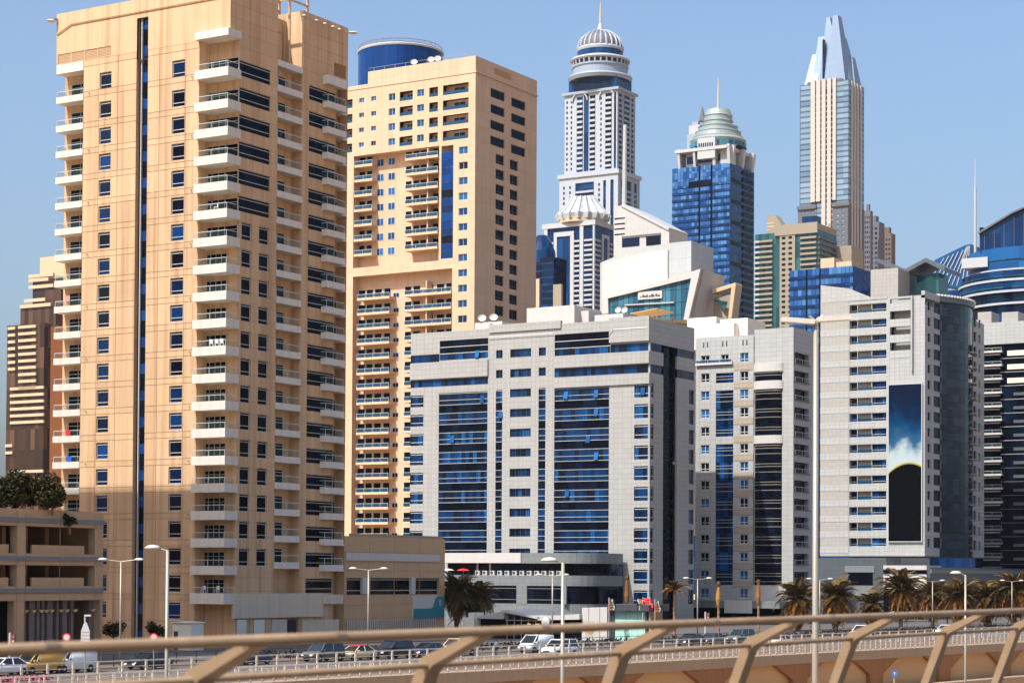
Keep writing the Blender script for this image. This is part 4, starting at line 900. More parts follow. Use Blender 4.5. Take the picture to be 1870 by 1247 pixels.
# east side: white end bays with windows, dark curved glass between
wz = S(1689, 556)[1]; n1 = ea(1716)
hs = [(ea(1694), ea(1699.5), z_ - 1.9, z_ - .1) for z_ in rows] + [(ea(1705), n1 + 1, z_ - 2.0, z_ + .2) for z_ in rows]
facade(r, 'E', 'east_wall', apartg, 0, n1, zb0, wz, hs, depth=.5)
for h in hs: pane(r, 'E', h[0], h[1], h[2], h[3], .35, black, 'window')
pbox(r, 'E', 'upper_wall', slate, .3, n1, 1.2, 1.4, wz, zt)
pN = ea(1777); span = pN - n1
mid = [(-.6 - 3.2 * math.sin(math.pi * i / 12) * -1, n1 + span * i / 12) for i in range(13)]
b = MB()
zz = zt; cg = []
while zz > zb0:
    z2 = max(zz - FB / 2, zb0); b = MB()
    for i in range(12): p, q = mid[i], mid[i + 1]; b.quad((p[0], p[1], z2 + .03), (q[0], q[1], z2 + .03), (q[0], q[1], zz), (p[0], p[1], zz))
    b.build('curved_pane', slateglass, r); zz = z2
for j, z_ in enumerate(rows[2:]):
    b = MB(); p, q = mid[7], mid[10]; o = MB().prism([(p[0] - .2, p[1]), (p[0] + 1.2, p[1]), (q[0] + 1.2, q[1]), (q[0] - .2, q[1])], -.12, .1).build('balcony', apartg, r, (0, 0, z_ - 2.4))
    MB().box(mid[7][0] + 1.1, mid[7][0] + 1.16, mid[7][1] + .1, mid[10][1] - .1, .1, .95).build('railing', railglass, o)
b = MB(); c_ = MB()
for i in range(12):
    p, q = mid[i], mid[i + 1]; b.prism([(p[0] - 2, p[1]), (p[0] + .5, p[1]), (q[0] + .5, q[1]), (q[0] - 2, q[1])], zt - .3, zt + .9)
for i in range(24): p = mid[i // 2]; q = mid[i // 2 + 1]; f = .5 * (i % 2); c_.box(p[0] + (q[0] - p[0]) * f - 1.6, p[0] + (q[0] - p[0]) * f + .62, p[1] + (q[1] - p[1]) * f, p[1] + (q[1] - p[1]) * f + .5, zt + .9, zt + 1.3)
b.build('curved_parapet', slate, r); c_.build('parapet_fins', white2, r)
pbox(r, 'E', 'upper_parapet', apartg, 0, n1, .0, .8, zt - .6, zt + .9)
aE = ea(1797); he = [(ea(1778), ea(1783), z_ - 2.2, z_) for z_ in rows] + [(ea(1787), ea(1790.5), z_ - 2.2, z_ - .3) for z_ in rows]
ztE = E(1785, 588)[1]
facade(r, 'E', 'east_wall', apartg, pN, aE, zb0, ztE, he, depth=.5)
for h in he: pane(r, 'E', h[0], h[1], h[2], h[3], .35, black, 'window')
SB.back(-aL, aE, zb0, min(zt, ztE), apartg, e=.5, roof=concrete)
pbox(r, 'S', 'plant_room', bandb, S(1590, 510, 8)[0], S(1640, 510, 8)[0], 8, 15, zt - .5, S(1615, 491, 8)[1])
# wing roof on the plant deck
zW = S(1660, 512, 14)[1]; w0, w1, w2 = S(1603, 480, 14)[0], S(1652, 480, 14)[0], S(1725, 480, 14)[0]
zl, zm, zh = S(1603, 472, 14)[1], S(1650, 492, 14)[1], S(1690, 471, 14)[1]
wing = [(w0, zl), (w1, zm), (S(1690, 470, 14)[0], zh), (w2, S(1725, 488, 14)[1])]
b = MB()
for i in range(3): p, q = wing[i], wing[i + 1]; b.prism([(p[0], p[1] - .9), (q[0], q[1] - .9), (q[0], q[1]), (p[0], p[1])], 14, 24, 'y')
b.build('wing_roof', slate, r); pbox(r, 'S', 'wing_support', slate, w1 - .5, w1 + .5, 15, 23, zt - .3, zm - .8); pbox(r, 'S', 'roof_room', teal, w1 + 2, w2 - 2, 16, 22, zt - .3, zm - 1)
# podium
pdm = thing('screen_block_podium', 'dark slate podium under the block with the tall screen', 'podium', (SB.X, SB.Y, 0)); r = pdm; dz = zb0
pbox(r, 'S', 'wall', slate, aL - 1, S(1618, 1050, -8)[0], -8, .5, 0, S(1560, 1018, -8)[1]); pbox(r, 'S', 'white_wall', white2, S(1613, 1050, -8.2)[0], S(1692, 1050, -8.2)[0], -8.2, .5, 0, S(1650, 1032, -8)[1])
pbox(r, 'E', 'side_wall', slate, -8, 60, -4, .5, 0, E(1750, 1036, -4)[1]); pbox(r, 'E', 'side_fascia', slate2, -7.9, 59, -4.3, -4.02, E(1750, 1047, -4)[1], E(1750, 1040, -4)[1])
for x0, x1, y0, y1 in ((1549, 1594, 1045, 1068),): 
    z1, z0_ = S(x0, y0, -8)[1], S(x0, y1, -8)[1]; pbox(r, 'S', 'window_band', black, S(x0, y0, -8)[0], S(x1, y0, -8)[0], -8.05, -7.9, z0_, z1); pbox(r, 'S', 'spandrel', slate2, S(1543, y0, -8)[0], S(1597, y0, -8)[0], -8.15, -8.02, z0_ - 2.2, z0_ - .05); pbox(r, 'S', 'spandrel', slate2, S(1543, y0, -8)[0], S(1597, y0, -8)[0], -8.15, -8.02, z1 + .05, z1 + 1.4)
pbox(r, 'S', 'dark_band', black, S(1613, 1050, -8.3)[0], S(1692, 1050, -8.3)[0], -8.3, -8.22, S(1650, 1040, -8)[1] - .8, S(1650, 1040, -8)[1])
pbox(r, 'S', 'dark_band', black, S(1613, 1050, -8.3)[0], S(1692, 1050, -8.3)[0], -8.3, -8.22, 0, S(1650, 1074, -8)[1])

# ================================================================== banded block at the right edge
RB = Bld('banded_block', 'white topped block with thin white balcony slabs over dark glass, beside the curved glass tower', 1990, 700, 470)
r = RB.root; S = lambda px, py, d=0: RB.S(px, py, d); sa = lambda px: S(px, 800)[0]
aL = sa(1780); zt = S(1830, 588)[1]; zb = S(1830, 628)[1]; FR = (S(1830, 665)[1] - S(1830, 915)[1]) / 10
facade(r, 'S', 'top_wall', apartw, aL, 0, zb, zt, [])
box(r, 'glass_body', black, aL, -.05, .5, 30, 0, zb)
z_ = S(1830, 640)[1]; i = 0
while z_ > 3:
    b = balcony(r, 'S', sa(1796), sa(1831), -.8, .48, z_, .45, white2 if i < 12 else slate2, .7, gm=railglass)  # slabs and transoms turn grey lower down: shade put into their colour
    pbox(r, 'S', 'slab_edge', white2, sa(1796), sa(1826), -.3, .48, z_ - 1.0, z_ - .75) 
    if i < 3: pbox(r, 'S', 'spandrel', plain('beige_band', (.55, .49, .40), .7) if 'beige_band' not in MATS else MATS['beige_band'], sa(1839), -.1, .1, .49, z_ - 1.3, z_ - .1)
    elif i % 1 == 0: pbox(r, 'S', 'spandrel', slate, sa(1850), -.1, .3, .49, z_ - 1.0, z_ - .3)
    pbox(r, 'S', 'transom', frame if i < 8 else slate2, sa(1826), -.1, .38, .47, z_ - 1.9, z_ - 1.8)
    z_ -= FR; i += 1
pbox(r, 'S', 'plant_room', bandb, sa(1778), sa(1803), 3, 9, zt - .2, S(1790, 570, 3)[1]); pbox(r, 'S', 'plant_room', bandb, sa(1822), sa(1852), 3, 9, zt - .2, S(1840, 570, 3)[1])
MB().quad((aL, .5, zt - .3), (0, .5, zt - .3), (0, 30, zt - .3), (aL, 30, zt - .3)).quad((aL, 0, zb), (aL, 30, zb), (aL, 30, zt), (aL, 0, zt)).quad((0, 0, zb), (0, 30, zb), (0, 30, zt), (0, 0, zt)).build('roof', apartg, r)

# ================================================================== the skyline behind
def grid(B, k, mat, a0, a1, z0, z1, cols, rows, gm, depth=.6, name='wall'):
    """far wall with small real openings; the panes behind them are too small to pick apart"""
    hs = [(p, q, s_, t_) for p, q in cols for s_, t_ in rows if s_ > z0 and t_ < z1]
    facade(B.root, k, name, mat, a0, a1, z0, z1, hs, depth=depth)
    b = MB()
    for h in hs: b.quad((h[0], depth, h[2]), (h[1], depth, h[2]), (h[1], depth, h[3]), (h[0], depth, h[3]))
    if hs: stuff(b.build('window_panes', gm, B.root, pl(k, 0, 0, 0), KROT[k]))
def floors(z1, z0, f, lo, hi):
    out = []; z = z1
    while z - f > z0: out.append((z - f + f * lo, z - f + f * hi)); z -= f
    return out
def slabs(B, k, name, mat, a0, a1, d0, d1, rows, h):
    for s_, t_ in rows: B.box(k, name, mat, a0, a1, d0, d1, s_, s_ + h)
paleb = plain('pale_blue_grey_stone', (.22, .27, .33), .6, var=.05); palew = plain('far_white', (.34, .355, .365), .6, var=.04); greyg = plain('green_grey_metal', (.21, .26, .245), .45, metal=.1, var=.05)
stone = plain('grey_stone', (.085, .085, .095), .7, var=.08); creamt = plain('cream_pier', (.37, .345, .30), .6, var=.04); silver = plain('silver_crown', (.165, .225, .31), .4, metal=.2, var=.05, grid=(6, 4, .12), gridcol=.85)
towst = plain('blue_white_stone', (.30, .335, .37), .6, var=.05); tanb = plain('tan_concrete', (.23, .20, .145), .8, var=.06); creamb = plain('cream_band', (.43, .33, .21), .7, var=.04)

# domed tower
K = Bld('domed_tower', 'very tall pale blue and white tower topped by a ribbed dome and spire', 1127, 300, 1400)
r = K.root; S = K.S; E = K.E; sa = lambda px: K.S(px, 250)[0]; ea = lambda px: K.E(px, 250)[0]
aL, aE = sa(1031), ea(1160); zt = S(1127, 163)[1]; zm = S(1127, 312)[1]; F = 3.6
rows = floors(zt - 3, zm, F, .2, .75); lo_rows = floors(zm - 3, 60, F, .2, .75)
bays = [(sa(1053), sa(1064.5)), (sa(1066), sa(1075)), (sa(1076.5), sa(1087)), (sa(1105), sa(1117)), (sa(1121), sa(1125))]
hz = [(p, q, zm + 2, zt - (2 if i != 1 else .5)) for i, (p, q) in enumerate(bays)]
sm = [(p, p + 1.2, s_, t_) for p in (sa(1034), sa(1042), sa(1096)) for s_, t_ in rows]
facade(r, 'S', 'shaft_wall', towst, aL, 0, zm, zt, hz + sm, depth=1.0); b = MB()
for h in sm: b.quad((h[0], .9, h[2]), (h[1], .9, h[2]), (h[1], .9, h[3]), (h[0], .9, h[3]))
stuff(b.build('window_panes', navy, r))
for i, h in enumerate(hz): pane(r, 'S', *h, .8, blued if i == 1 else navy, 'glass_bay')
for i in (0, 2, 3): slabs(K, 'S', 'balcony_slab', towst, bays[i][0] + .3, bays[i][1] - .3, -.4, .78, rows, 1.5)
eb = [(ea(1130), ea(1136)), (ea(1139), ea(1150)), (ea(1153), ea(1157))]
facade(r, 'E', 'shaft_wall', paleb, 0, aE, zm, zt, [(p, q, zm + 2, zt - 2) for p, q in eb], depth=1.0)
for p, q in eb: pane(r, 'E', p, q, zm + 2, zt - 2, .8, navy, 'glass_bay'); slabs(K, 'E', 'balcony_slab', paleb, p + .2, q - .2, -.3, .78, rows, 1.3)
l0, l1, g = sa(1024), ea(1165), 1.6
lb = [(sa(1053), sa(1087)), (sa(1104), sa(1109)), (sa(1117), sa(1123))]
facade(r, 'S', 'lower_wall', towst, l0, g, 0, zm, [(p, q, 60, zm - 6) for p, q in lb], off=-g, depth=1.0)
for j, (p, q) in enumerate(lb): pane(r, 'S', p, q, 60, zm - 6, -.6, blued, 'glass_bay'); slabs(K, 'S', 'balcony_slab', towst, p + .3, q - .3, -g - .2, -.62, lo_rows[2:24], 1.4) if j == 0 else None
b = MB()
for px in (1031, 1042, 1095):
    for s_, t_ in lo_rows[1:20]: b.box(sa(px), sa(px) + 1.3, -g - .05, -g + .2, s_, t_)
stuff(b.build('window_panes', navy, r))
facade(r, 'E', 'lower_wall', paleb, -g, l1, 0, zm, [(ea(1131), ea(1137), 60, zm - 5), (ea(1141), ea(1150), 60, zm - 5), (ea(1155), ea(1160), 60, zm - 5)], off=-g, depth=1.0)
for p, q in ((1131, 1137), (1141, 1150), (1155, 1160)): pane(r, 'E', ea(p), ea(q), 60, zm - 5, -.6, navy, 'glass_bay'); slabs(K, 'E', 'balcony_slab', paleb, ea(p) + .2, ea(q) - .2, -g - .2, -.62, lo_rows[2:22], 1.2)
box(r, 'cornice', towst, l0 - 1, g + 1, -g - 1, l1 + 1, zm - 2, zm + .8); box(r, 'core', paleb, aL + .1, -1.2, 1.2, aE, 0, zt - .2)
cx_, cy_ = aL / 2, aE / 2; pm_ = 1400 / FPX; R0 = 47 * pm_
def zy(py): return K.S(1095, py, cy_)[1]
box(r, 'cornice', paleb, aL - 1.5, 1.5, -1.5, aE + 1.5, zt - .2, zt + 1.6); box(r, 'attic', blued, aL + 2, -2, 2, aE - 2, zt + 1.6, zy(150)); 
for x_ in (aL * .78, aL * .22): MB().lathe([(5.5, -.8), (6.3, -.8), (6.3, .8), (5.5, .8), (5.5, -.8)], 16, a0=0, a1=math.pi, cap=False).build('arch_moulding', towst, r, (x_ * .9, -.4, zt - 5)).rotation_euler = (R(90), 0, 0)
def ringp(nm, mat, prof, n=40): return MB().lathe([(q * pm_, zy(y)) for q, y in prof], n, (cx_, cy_)).build(nm, mat, r)
ringp('cornice_ring', paleb, [(57, 152), (60, 146), (58, 143), (53, 143)]); ringp('lower_drum', paleb, [(51, 143), (51, 128), (53, 127), (53, 124)]); 
ringp('drum_gallery', navy, [(50, 124), (50, 117)]); ringp('drum_cornice', towst, [(54, 117), (56, 114), (54, 111), (44, 108)])
ringp('upper_drum', blued, [(42.5, 109), (42.5, 97)]); ringp('dome_ring', towst, [(43, 97), (44, 93), (42, 90)])
ringp('dome', stone, [(41.5 * math.cos(t), 90 - 33 * math.sin(t)) for t in [i * math.pi / 2 / 12 for i in range(12)]] + [(1, 57)])
for i in range(24):
    a_ = 2 * math.pi * i / 24; b = MB(); pts = [(41.7 * math.cos(t) * pm_, zy(90 - 33.5 * math.sin(t))) for t in [j * math.pi / 2 / 8 for j in range(8)]]
    for j in range(7): b.tube((pts[j][0], 0, pts[j][1]), (pts[j + 1][0], 0, pts[j + 1][1]), .4 if j > 2 else .75, .38 if j > 2 else .7, 5)
    o = b.build('dome_rib', towst, r, (cx_, cy_, 0)); o.rotation_euler = (0, 0, a_)
bb2 = MB()
for i in range(30):
    a_ = 2 * math.pi * i / 30; x_, y_ = cx_ + 51.5 * pm_ * math.cos(a_), cy_ + 51.5 * pm_ * math.sin(a_); bb2.tube((x_, y_, zy(124)), (x_, y_, zy(117)), .55, .9, 6)
bb2.build('gallery_brackets', towst, r)
ringp('lantern', towst, [(7, 58), (5, 50), (2.2, 42), (1.6, 40)]); MB().tube((cx_, cy_, zy(41)), (cx_, cy_, zy(4)), 1.0, .25, 8).build('spire', creamb, r)

# tower with the stepped silver crown
T = Bld('crowned_tower', 'very tall tower with cream piers and a stepped pointed silver crown', 1549, 300, 1300)
r = T.root; S = T.S; E = T.E; sa = lambda px: T.S(px, 300)[0]; ea = lambda px: T.E(px, 300)[0]
aL, aE = sa(1460), ea(1578); zt = S(1540, 146)[1]; zmid = S(1540, 372)[1]; F = 3.5
box(r, 'glass_shaft', glass('pale_blue_glass', (.10, .16, .23), (.19, .27, .34), cell=(30, 3.5), power=.8, grid=(60, 3.5, .5)), aL + .05, -.05, .3, aE - .05, 0, zt)
pi_ = (1481, 1489), (1491, 1498.5), (1501, 1508), (1511, 1518), (1521, 1527)
rows = floors(zt - 6, S(1500, 420)[1], F, .15, .85)
for i, (p, q) in enumerate(pi_): T.box('S', 'pier', creamt, sa(p), sa(q), -.8, .28, 0 if i in (2, 3) else S(1500, 368)[1], zt + 2)
for i in range(4): T.box('S', 'dark_strip', black, sa(pi_[i][1]), sa(pi_[i + 1][0]), -.1, .28, zmid, zt - 5); slabs(T, 'S', 'strip_spandrel', creamt, sa(pi_[i][1]), sa(pi_[i + 1][0]), -.2, -.12, rows[::1], .7)
grid(T, 'S', stone, aL - 1, sa(1491), 0, zmid, [(sa(1464), sa(1467)), (sa(1470.5), sa(1474)), (sa(1480), sa(1484))], floors(zmid - 2, 60, F, .25, .75), palew, .5, 'lower_wall')
grid(T, 'S', stone, sa(1520), .5, 0, zmid, [(sa(1527), sa(1532)), (sa(1537), sa(1542))], floors(zmid - 2, 60, F, .25, .75), black, .5, 'lower_wall')
box(r, 'cornice', stone, aL - 1.5, sa(1491), -1.0, 0, zmid - 1.5, zmid + 1); box(r, 'cornice', stone, sa(1520), 1, -1.0, 0, zmid - 1.5, zmid + 1)
for p, q in ((1554, 1556.5), (1559, 1561.5), (1564, 1566.5), (1570, 1572)): T.box('E', 'pier', creamt, ea(p), ea(q), -.7, .1, 0, zt)
T.box('E', 'lower_wall', stone, 0, aE, -.3, .05, 0, zmid)
# crown: two nested, stepped, tapering shells
zc_ = lambda py: T.S(1520, py, aE / 2)[1]; px_ = 1300 / FPX
def fin(x0, x1, xt0, xt1, y0, y1, zb, zt_, nm):
    n = MB(); n.v = [(x0, y0, zb), (x1, y0, zb), (x1, y1, zb), (x0, y1, zb), (xt0, y0 + (y1 - y0) * .3, zt_), (xt1, y0 + (y1 - y0) * .3, zt_), (xt1, y0 + (y1 - y0) * .7, zt_), (xt0, y0 + (y1 - y0) * .7, zt_)]
    n.f = [(0, 1, 5, 4), (1, 2, 6, 5), (2, 3, 7, 6), (3, 0, 4, 7), (4, 5, 6, 7)]; return n.build(nm, silver, r)
sx = lambda px: T.S(px, 100, 3)[0]
fin(sx(1470), sx(1494), sx(1477), sx(1494), 2, aE - 2, zt, zc_(99), 'crown_shoulder'); fin(sx(1483), sx(1512), sx(1487), sx(1512), 3, aE - 3, zt, zc_(68), 'crown_shoulder')
fin(sx(1497), sx(1543), sx(1504), sx(1510), 1.5, aE - 5, zt, zc_(36), 'crown_peak'); fin(sx(1514), sx(1546), sx(1518), sx(1527), .8, aE * .6, zt, zc_(36), 'crown_peak')
fin(-16, -1.2, -14, -9, aE * .25, aE - 3, zt - 2, zc_(70), 'crown_shoulder'); fin(-12, -.6, -11, -4.5, aE * .5, aE - .6, zt - 3, zc_(106), 'crown_shoulder')
T.box('S', 'crown_slot', navy, sx(1504), sx(1506.5), 1.0, 4, zt, zc_(80)); T.box('S', 'crown_ledge', stone, sa(1474), sa(1538), 0, 4, zt - .5, zt + 1.2)

# blue glass tower with the round green-grey top
B = Bld('blue_glass_tower', 'tall blue glass tower with flared white brackets and a round grey-green top', 1333, 400, 970)
r = B.root; S = B.S; E = B.E; sa = lambda px: B.S(px, 450)[0]; ea = lambda px: B.E(px, 450)[0]
aL, aE = sa(1227), ea(1377); zt = S(1280, 303)[1]; F = 12.75 * 970 / FPX
box(r, 'tower_core', blued, aL, -.02, .4, aE, 0, zt)
z_ = zt; i = 0
slots = [(aL, sa(1275)), (sa(1278.5), sa(1297)), (sa(1300.5), -.02)]
B.box('S', 'slot', black, sa(1275), sa(1278.5), .25, .38, 0, zt); B.box('S', 'slot', black, sa(1297), sa(1300.5), .25, .38, 0, zt)
while z_ > 40:
    for a0, a1 in slots:
        B.box('S', 'window_band', bluet, a0, a1, .02, .38, z_ - F * .66, z_ if i < 3 else z_ - F * .12)
        if i >= 3: B.box('S', 'floor_edge', blued, a0, a1, -.25, .38, z_ - F, z_ - F * .68)
        else: B.box('S', 'floor_edge', bluet, a0, a1, .02, .38, z_ - F, z_ - F * .68)
    if i % 2 == 0 or True: B.box('E', 'east_band', (cobalt, blued, black)[i % 3], 0.5, aE * .45, -.15, .0, z_ - F * .7, z_ - F * .1); B.box('E', 'east_balcony', black, aE * .5, aE * .92, -.7, -.02, z_ - F, z_ - F * .45)
    z_ -= F; i += 1
B.box('S', 'dark_recess', black, sa(1257), sa(1297), -.05, .2, S(1280, 342)[1], S(1280, 330)[1])
zq = lambda py: B.S(1290, py, aE / 2)[1]
def bracket(k, a0, a1, name='bracket'):
    z0_ = zt - .3; o = MB(); w_ = a1 - a0
    o.prism([(0, 0), (-.3, 2), (-1.3, 8.6), (-.6, 9.2), (6, 9.2), (6, 0)], 0, w_, 'x'); return o.build(name, palew, r, pl(k, a0, 0, z0_), KROT[k])
for p, q in ((1238, 1242), (1266, 1270), (1301, 1306), (1328, 1333)): bracket('S', sa(p), sa(q))
for p, q in ((1336, 1339), (1355, 1358), (1372, 1376)): bracket('E', ea(p), ea(q))
box(r, 'crown_room', palew, aL + 6, -4, 3, aE - 4, zt - .3, zt + 7); box(r, 'crown_windows', blued, aL + 6.5, -5, 2.8, 3, zt + 2, zt + 5.5); box(r, 'crown_slab', palew, aL + 2, -1, -1.5, aE - 2, zt + 7, zt + 8.5)
B.box('S', 'arched_front', palew, sa(1275), sa(1307), -1.2, 3, zt + 3, zt + 13)
for p in range(7): B.box('S', 'arched_window', navy, sa(1277) + p * 1.15, sa(1277) + p * 1.15 + .7, -1.26, -1.1, zt + 7.5, zt + 10.5)
c_ = (aL * .42, aE * .5); k_ = 970 / FPX
MB().lathe([(q * k_, zq(y)) for q, y in ((50, 268), (52, 262), (47, 257), (44, 256), (42, 247), (37, 245), (36, 237), (28, 235), (26, 215), (22, 205), (14, 203))], 36, c_).build('round_top', greyg, r)
MB().lathe([(q * k_, zq(y)) for q, y in ((53, 276), (53, 268))], 36, c_).build('round_top_glass', aqua, r)
b = MB()
for y in (262, 256, 246, 236, 226, 216): rr = {262: 51, 256: 46, 246: 42, 236: 36.5, 226: 27.5, 216: 26.5}[y]; b.lathe([(rr * k_, zq(y) - .2), ((rr + 1.3) * k_, zq(y)), (rr * k_, zq(y) + .2)], 36, c_, cap=False)
b.build('top_ring', palew, r)
MB().tube((c_[0], c_[1], zq(204)), (c_[0], c_[1], zq(145)), .7, .2, 8).build('spire', creamt, r)
sbk = thing('stepped_tower', 'white stepped tower with a pinnacle, half hidden behind the round grey-green top', 'building', at(1270, 500, 1150))
sbk.location.z = 0; q_ = lambda py: at(1270, py, 1150).z; k2 = 1150 / FPX
for i, (w_, y) in enumerate(((17, 272), (14, 245), (11, 229), (6, 222))): box(sbk, 'tier', palew if i % 2 == 0 else paleb, -w_ * k2, w_ * k2, -w_ * k2 * .6, w_ * k2 * .6, 0 if i == 0 else q_((272, 245, 229)[i - 1]), q_(y))
MB().tube((4, 0, q_(222)), (4, 0, q_(195)), 2.2, .2, 8).build('pinnacle', stone, sbk)

# white tower with a fluted tent-like crown
Wt = Bld('fluted_crown_tower', 'white and blue tower with a white fluted tent-shaped crown', 1086, 470, 1000)
r = Wt.root; S = Wt.S; E = Wt.E; sa = lambda px: Wt.S(px, 470)[0]; ea = lambda px: Wt.E(px, 470)[0]
aL, aE = sa(992), ea(1121); zt = S(1086, 408)[1]; F = 9.15 * 1000 / FPX
box(r, 'glass_core', blued, aL + .1, -.1, .6, aE - .1, 0, zt)
for p, q in ((994, 1000), (1059, 1065.5), (1083, 1086)): Wt.box('S', 'corner_pier', palew, sa(p), sa(q), -.4, .58, 40, zt + .5)
for p, q in ((1012, 1017.5), (1042, 1048.5)): Wt.box('S', 'portal_pier', palew, sa(p), sa(q), -.5, .58, 60 if p > 1040 else S(1015, 490)[1], S(1030, 428)[1])
Wt.box('S', 'portal_beam', palew, sa(1012), sa(1048.5), -.52, .58, S(1030, 432)[1], S(1030, 426)[1] + .6); Wt.box('S', 'portal_glass', blued, sa(1017.5), sa(1042), .1, .58, 40, S(1030, 432)[1])
Wt.box('S', 'cornice', palew, aL - .5, .5, -.6, .58, zt - .6, zt + 1.8); Wt.box('E', 'cornice', palew, .5, aE, -.5, .5, zt - .6, zt + 1.8)
fl = floors(S(1086, 430)[1], 60, F, 0, 1)
for i, (s_, t_) in enumerate(fl[:20]):
    for p, q in ((1001, 1011), (1049, 1058.5), (1067, 1082)): Wt.box('S', 'balcony_slab', palew, sa(p), sa(q), -.5, .58, s_, s_ + F * .36)
    Wt.box('E', 'balcony_slab', palew, .3, aE * .3, -.3, .5, s_, s_ + F * .34); Wt.box('E', 'balcony_slab', palew, aE * .75, aE, -.3, .5, s_, s_ + F * .34)
Wt.box('E', 'portal_pier', palew, aE * .36, aE * .44, -.4, .5, 60, S(1086, 430)[1]); Wt.box('E', 'portal_pier', palew, aE * .66, aE * .73, -.4, .5, 60, S(1086, 430)[1]); Wt.box('E', 'portal_beam', palew, aE * .36, aE * .73, -.42, .5, S(1086, 430)[1], S(1086, 424)[1])
k_ = 1000 / FPX; c_ = (aL * .42, aE * .5); zq = lambda py: Wt.S(1055, py, aE / 2)[1]
pr = [(49, 406), (50, 401), (51, 396), (45, 390), (38, 382), (31, 374), (26, 366), (24, 363), (10, 363)]; b = MB(); nf = 18; base = 0
for q, y in pr:
    for i in range(nf * 2): rr = q * k_ * (1.0 if i % 2 else .90); a_ = math.pi * i / nf; b.v.append((c_[0] + rr * math.cos(a_), c_[1] + rr * math.sin(a_), zq(y)))
m2 = nf * 2
for j in range(len(pr) - 1): b.f += [(j * m2 + i, j * m2 + (i + 1) % m2, (j + 1) * m2 + (i + 1) % m2, (j + 1) * m2 + i) for i in range(m2)]
b.build('fluted_crown', palew, r)
for i in range(nf):
    a_ = 2 * math.pi * (i + .5) / nf; b = MB(); pts = [(q * k_ * 1.01, zq(y)) for q, y in pr[1:8]]
    for j in range(6): b.tube((pts[j][0], 0, pts[j][1]), (pts[j + 1][0], 0, pts[j + 1][1]), .38, .34, 5)
    b.build('crown_rib', palew, r, (c_[0], c_[1], 0)).rotation_euler = (0, 0, a_)
MB().lathe([(q * k_, zq(y)) for q, y in ((46, 412), (46, 404))], 30, c_).build('crown_drum', creamb, r)

# small dark blue tower between the sand tower and the fluted crown
D = Bld('dark_blue_tower', 'narrow dark blue glass tower with a domed shoulder behind the sand tower', 1011, 500, 950)
r = D.root; S = D.S; aL = S(960, 500)[0]; zt = S(1000, 470)[1]; k_ = 950 / FPX
box(r, 'glass_body', navy, aL, 0, 0, 12, 0, zt)
for i, (s_, t_) in enumerate(floors(zt, 90, 3.3, 0, 1)[:28]): D.box('S', 'floor_edge', blued, aL, .05, -.2, -.02, s_, s_ + .9)
MB().lathe([(26 * k_, zt - 2), (25 * k_, S(1000, 455)[1]), (18 * k_, S(1000, 438)[1]), (9 * k_, S(1000, 425)[1])], 24, (S(978, 440)[0], 6)).build('domed_shoulder', blued, r)
D.box('S', 'cream_bay', creamb, S(978, 530)[0], S(987, 530)[0], -1.2, 0, 60, S(983, 510)[1]); D.box('S', 'tan_bay', tanb, S(1013, 540)[0], S(1028, 540)[0], -1.5, 0, 60, S(1020, 520)[1])

# building with the raked white wall and mast
Nn = Bld('raked_roof_building', 'white building with a steeply raked roof line and a tall white mast', 1222, 440, 800)
r = Nn.root; S = Nn.S; sa = lambda px: Nn.S(px, 430)[0]; zg = lambda px, py: Nn.S(px, py)[1]
MB().prism([(sa(1121), 60), (sa(1222), 60), (sa(1222), zg(1222, 420)), (sa(1135), zg(1135, 376)), (sa(1121), zg(1121, 376))], 0, 16, 'y').build('raked_wall', plain('white_sheet', (.38, .38, .365), .5, grid=(1.9, 5, .07), gridcol=.8), r)
MB().prism([(sa(1221), zg(1221, 421)), (sa(1223), zg(1223, 416)), (sa(1137), zg(1137, 372)), (sa(1135), zg(1135, 377))], -.5, 16.2, 'y').build('roof_edge', palew, r)
for y in (399, 409, 418, 428): Nn.box('S', 'wall_slot', black, sa(1122), sa(1141), -.05, .2, zg(1130, y + 1.5), zg(1130, y - 1))
Nn.box('S', 'open_deck', navy, sa(1136), sa(1168), -.06, .2, zg(1150, 451), zg(1150, 433)); Nn.box('S', 'open_deck', navy, sa(1180), sa(1207), -.06, .2, zg(1195, 448), zg(1195, 428)); Nn.box('S', 'deck_beam', stone, sa(1136), sa(1207), -.3, -.07, zg(1170, 433), zg(1170, 429))
MB().tube((sa(1131), 4, zg(1131, 378)), (sa(1132), 4, zg(1132, 225)), 1.0, .75, 8).build('mast', palew, r)

# hall with a curved grey screen wall and a raked glass front
Hl = Bld('exhibition_hall', 'building with a large blank white screen wall and a raked white frame around aqua glass', 1266, 520, 560)
r = Hl.root; S = Hl.S; zg = lambda px, py, d=0: Hl.S(px, py, d)[1]; sa = lambda px, d=0: Hl.S(px, 520, d)[0]
pts = [(1096, 480), (1120, 470), (1150, 460), (1190, 449), (1230, 443), (1262, 440)]
poly = [(sa(1096), 20)] + [(sa(1262), 20)] + [(sa(x_), zg(x_, y)) for x_, y in reversed(pts)]
MB().prism(poly, 0, 14, 'y').build('screen_wall', plain('grey_sheet', (.36, .37, .36), .5, grid=(2.2, 4, .06), gridcol=.8), r)
pts2 = [(1100, 484), (1130, 474), (1170, 463), (1219, 456)]
MB().prism([(sa(1100, -.5), 25), (sa(1219, -.5), 25)] + [(sa(x_, -.5), zg(x_, y, -.5)) for x_, y in reversed(pts2)], -.5, -.05, 'y').build('white_screen', plain('bright_white_panel', (.46, .45, .41), .5, var=.03, grid=(3.4, 3.4, .04), gridcol=.9), r)
DF = -16.0; sg = lambda px, py: Hl.S(px, py, DF)
oA, oB, oC, oD = sg(1099, 545), sg(1279, 491), sg(1257, 584), sg(1101, 572)
iA, iB, iC, iD = sg(1110, 545), sg(1262, 508), sg(1248, 584), sg(1111, 572)
b = MB(); 
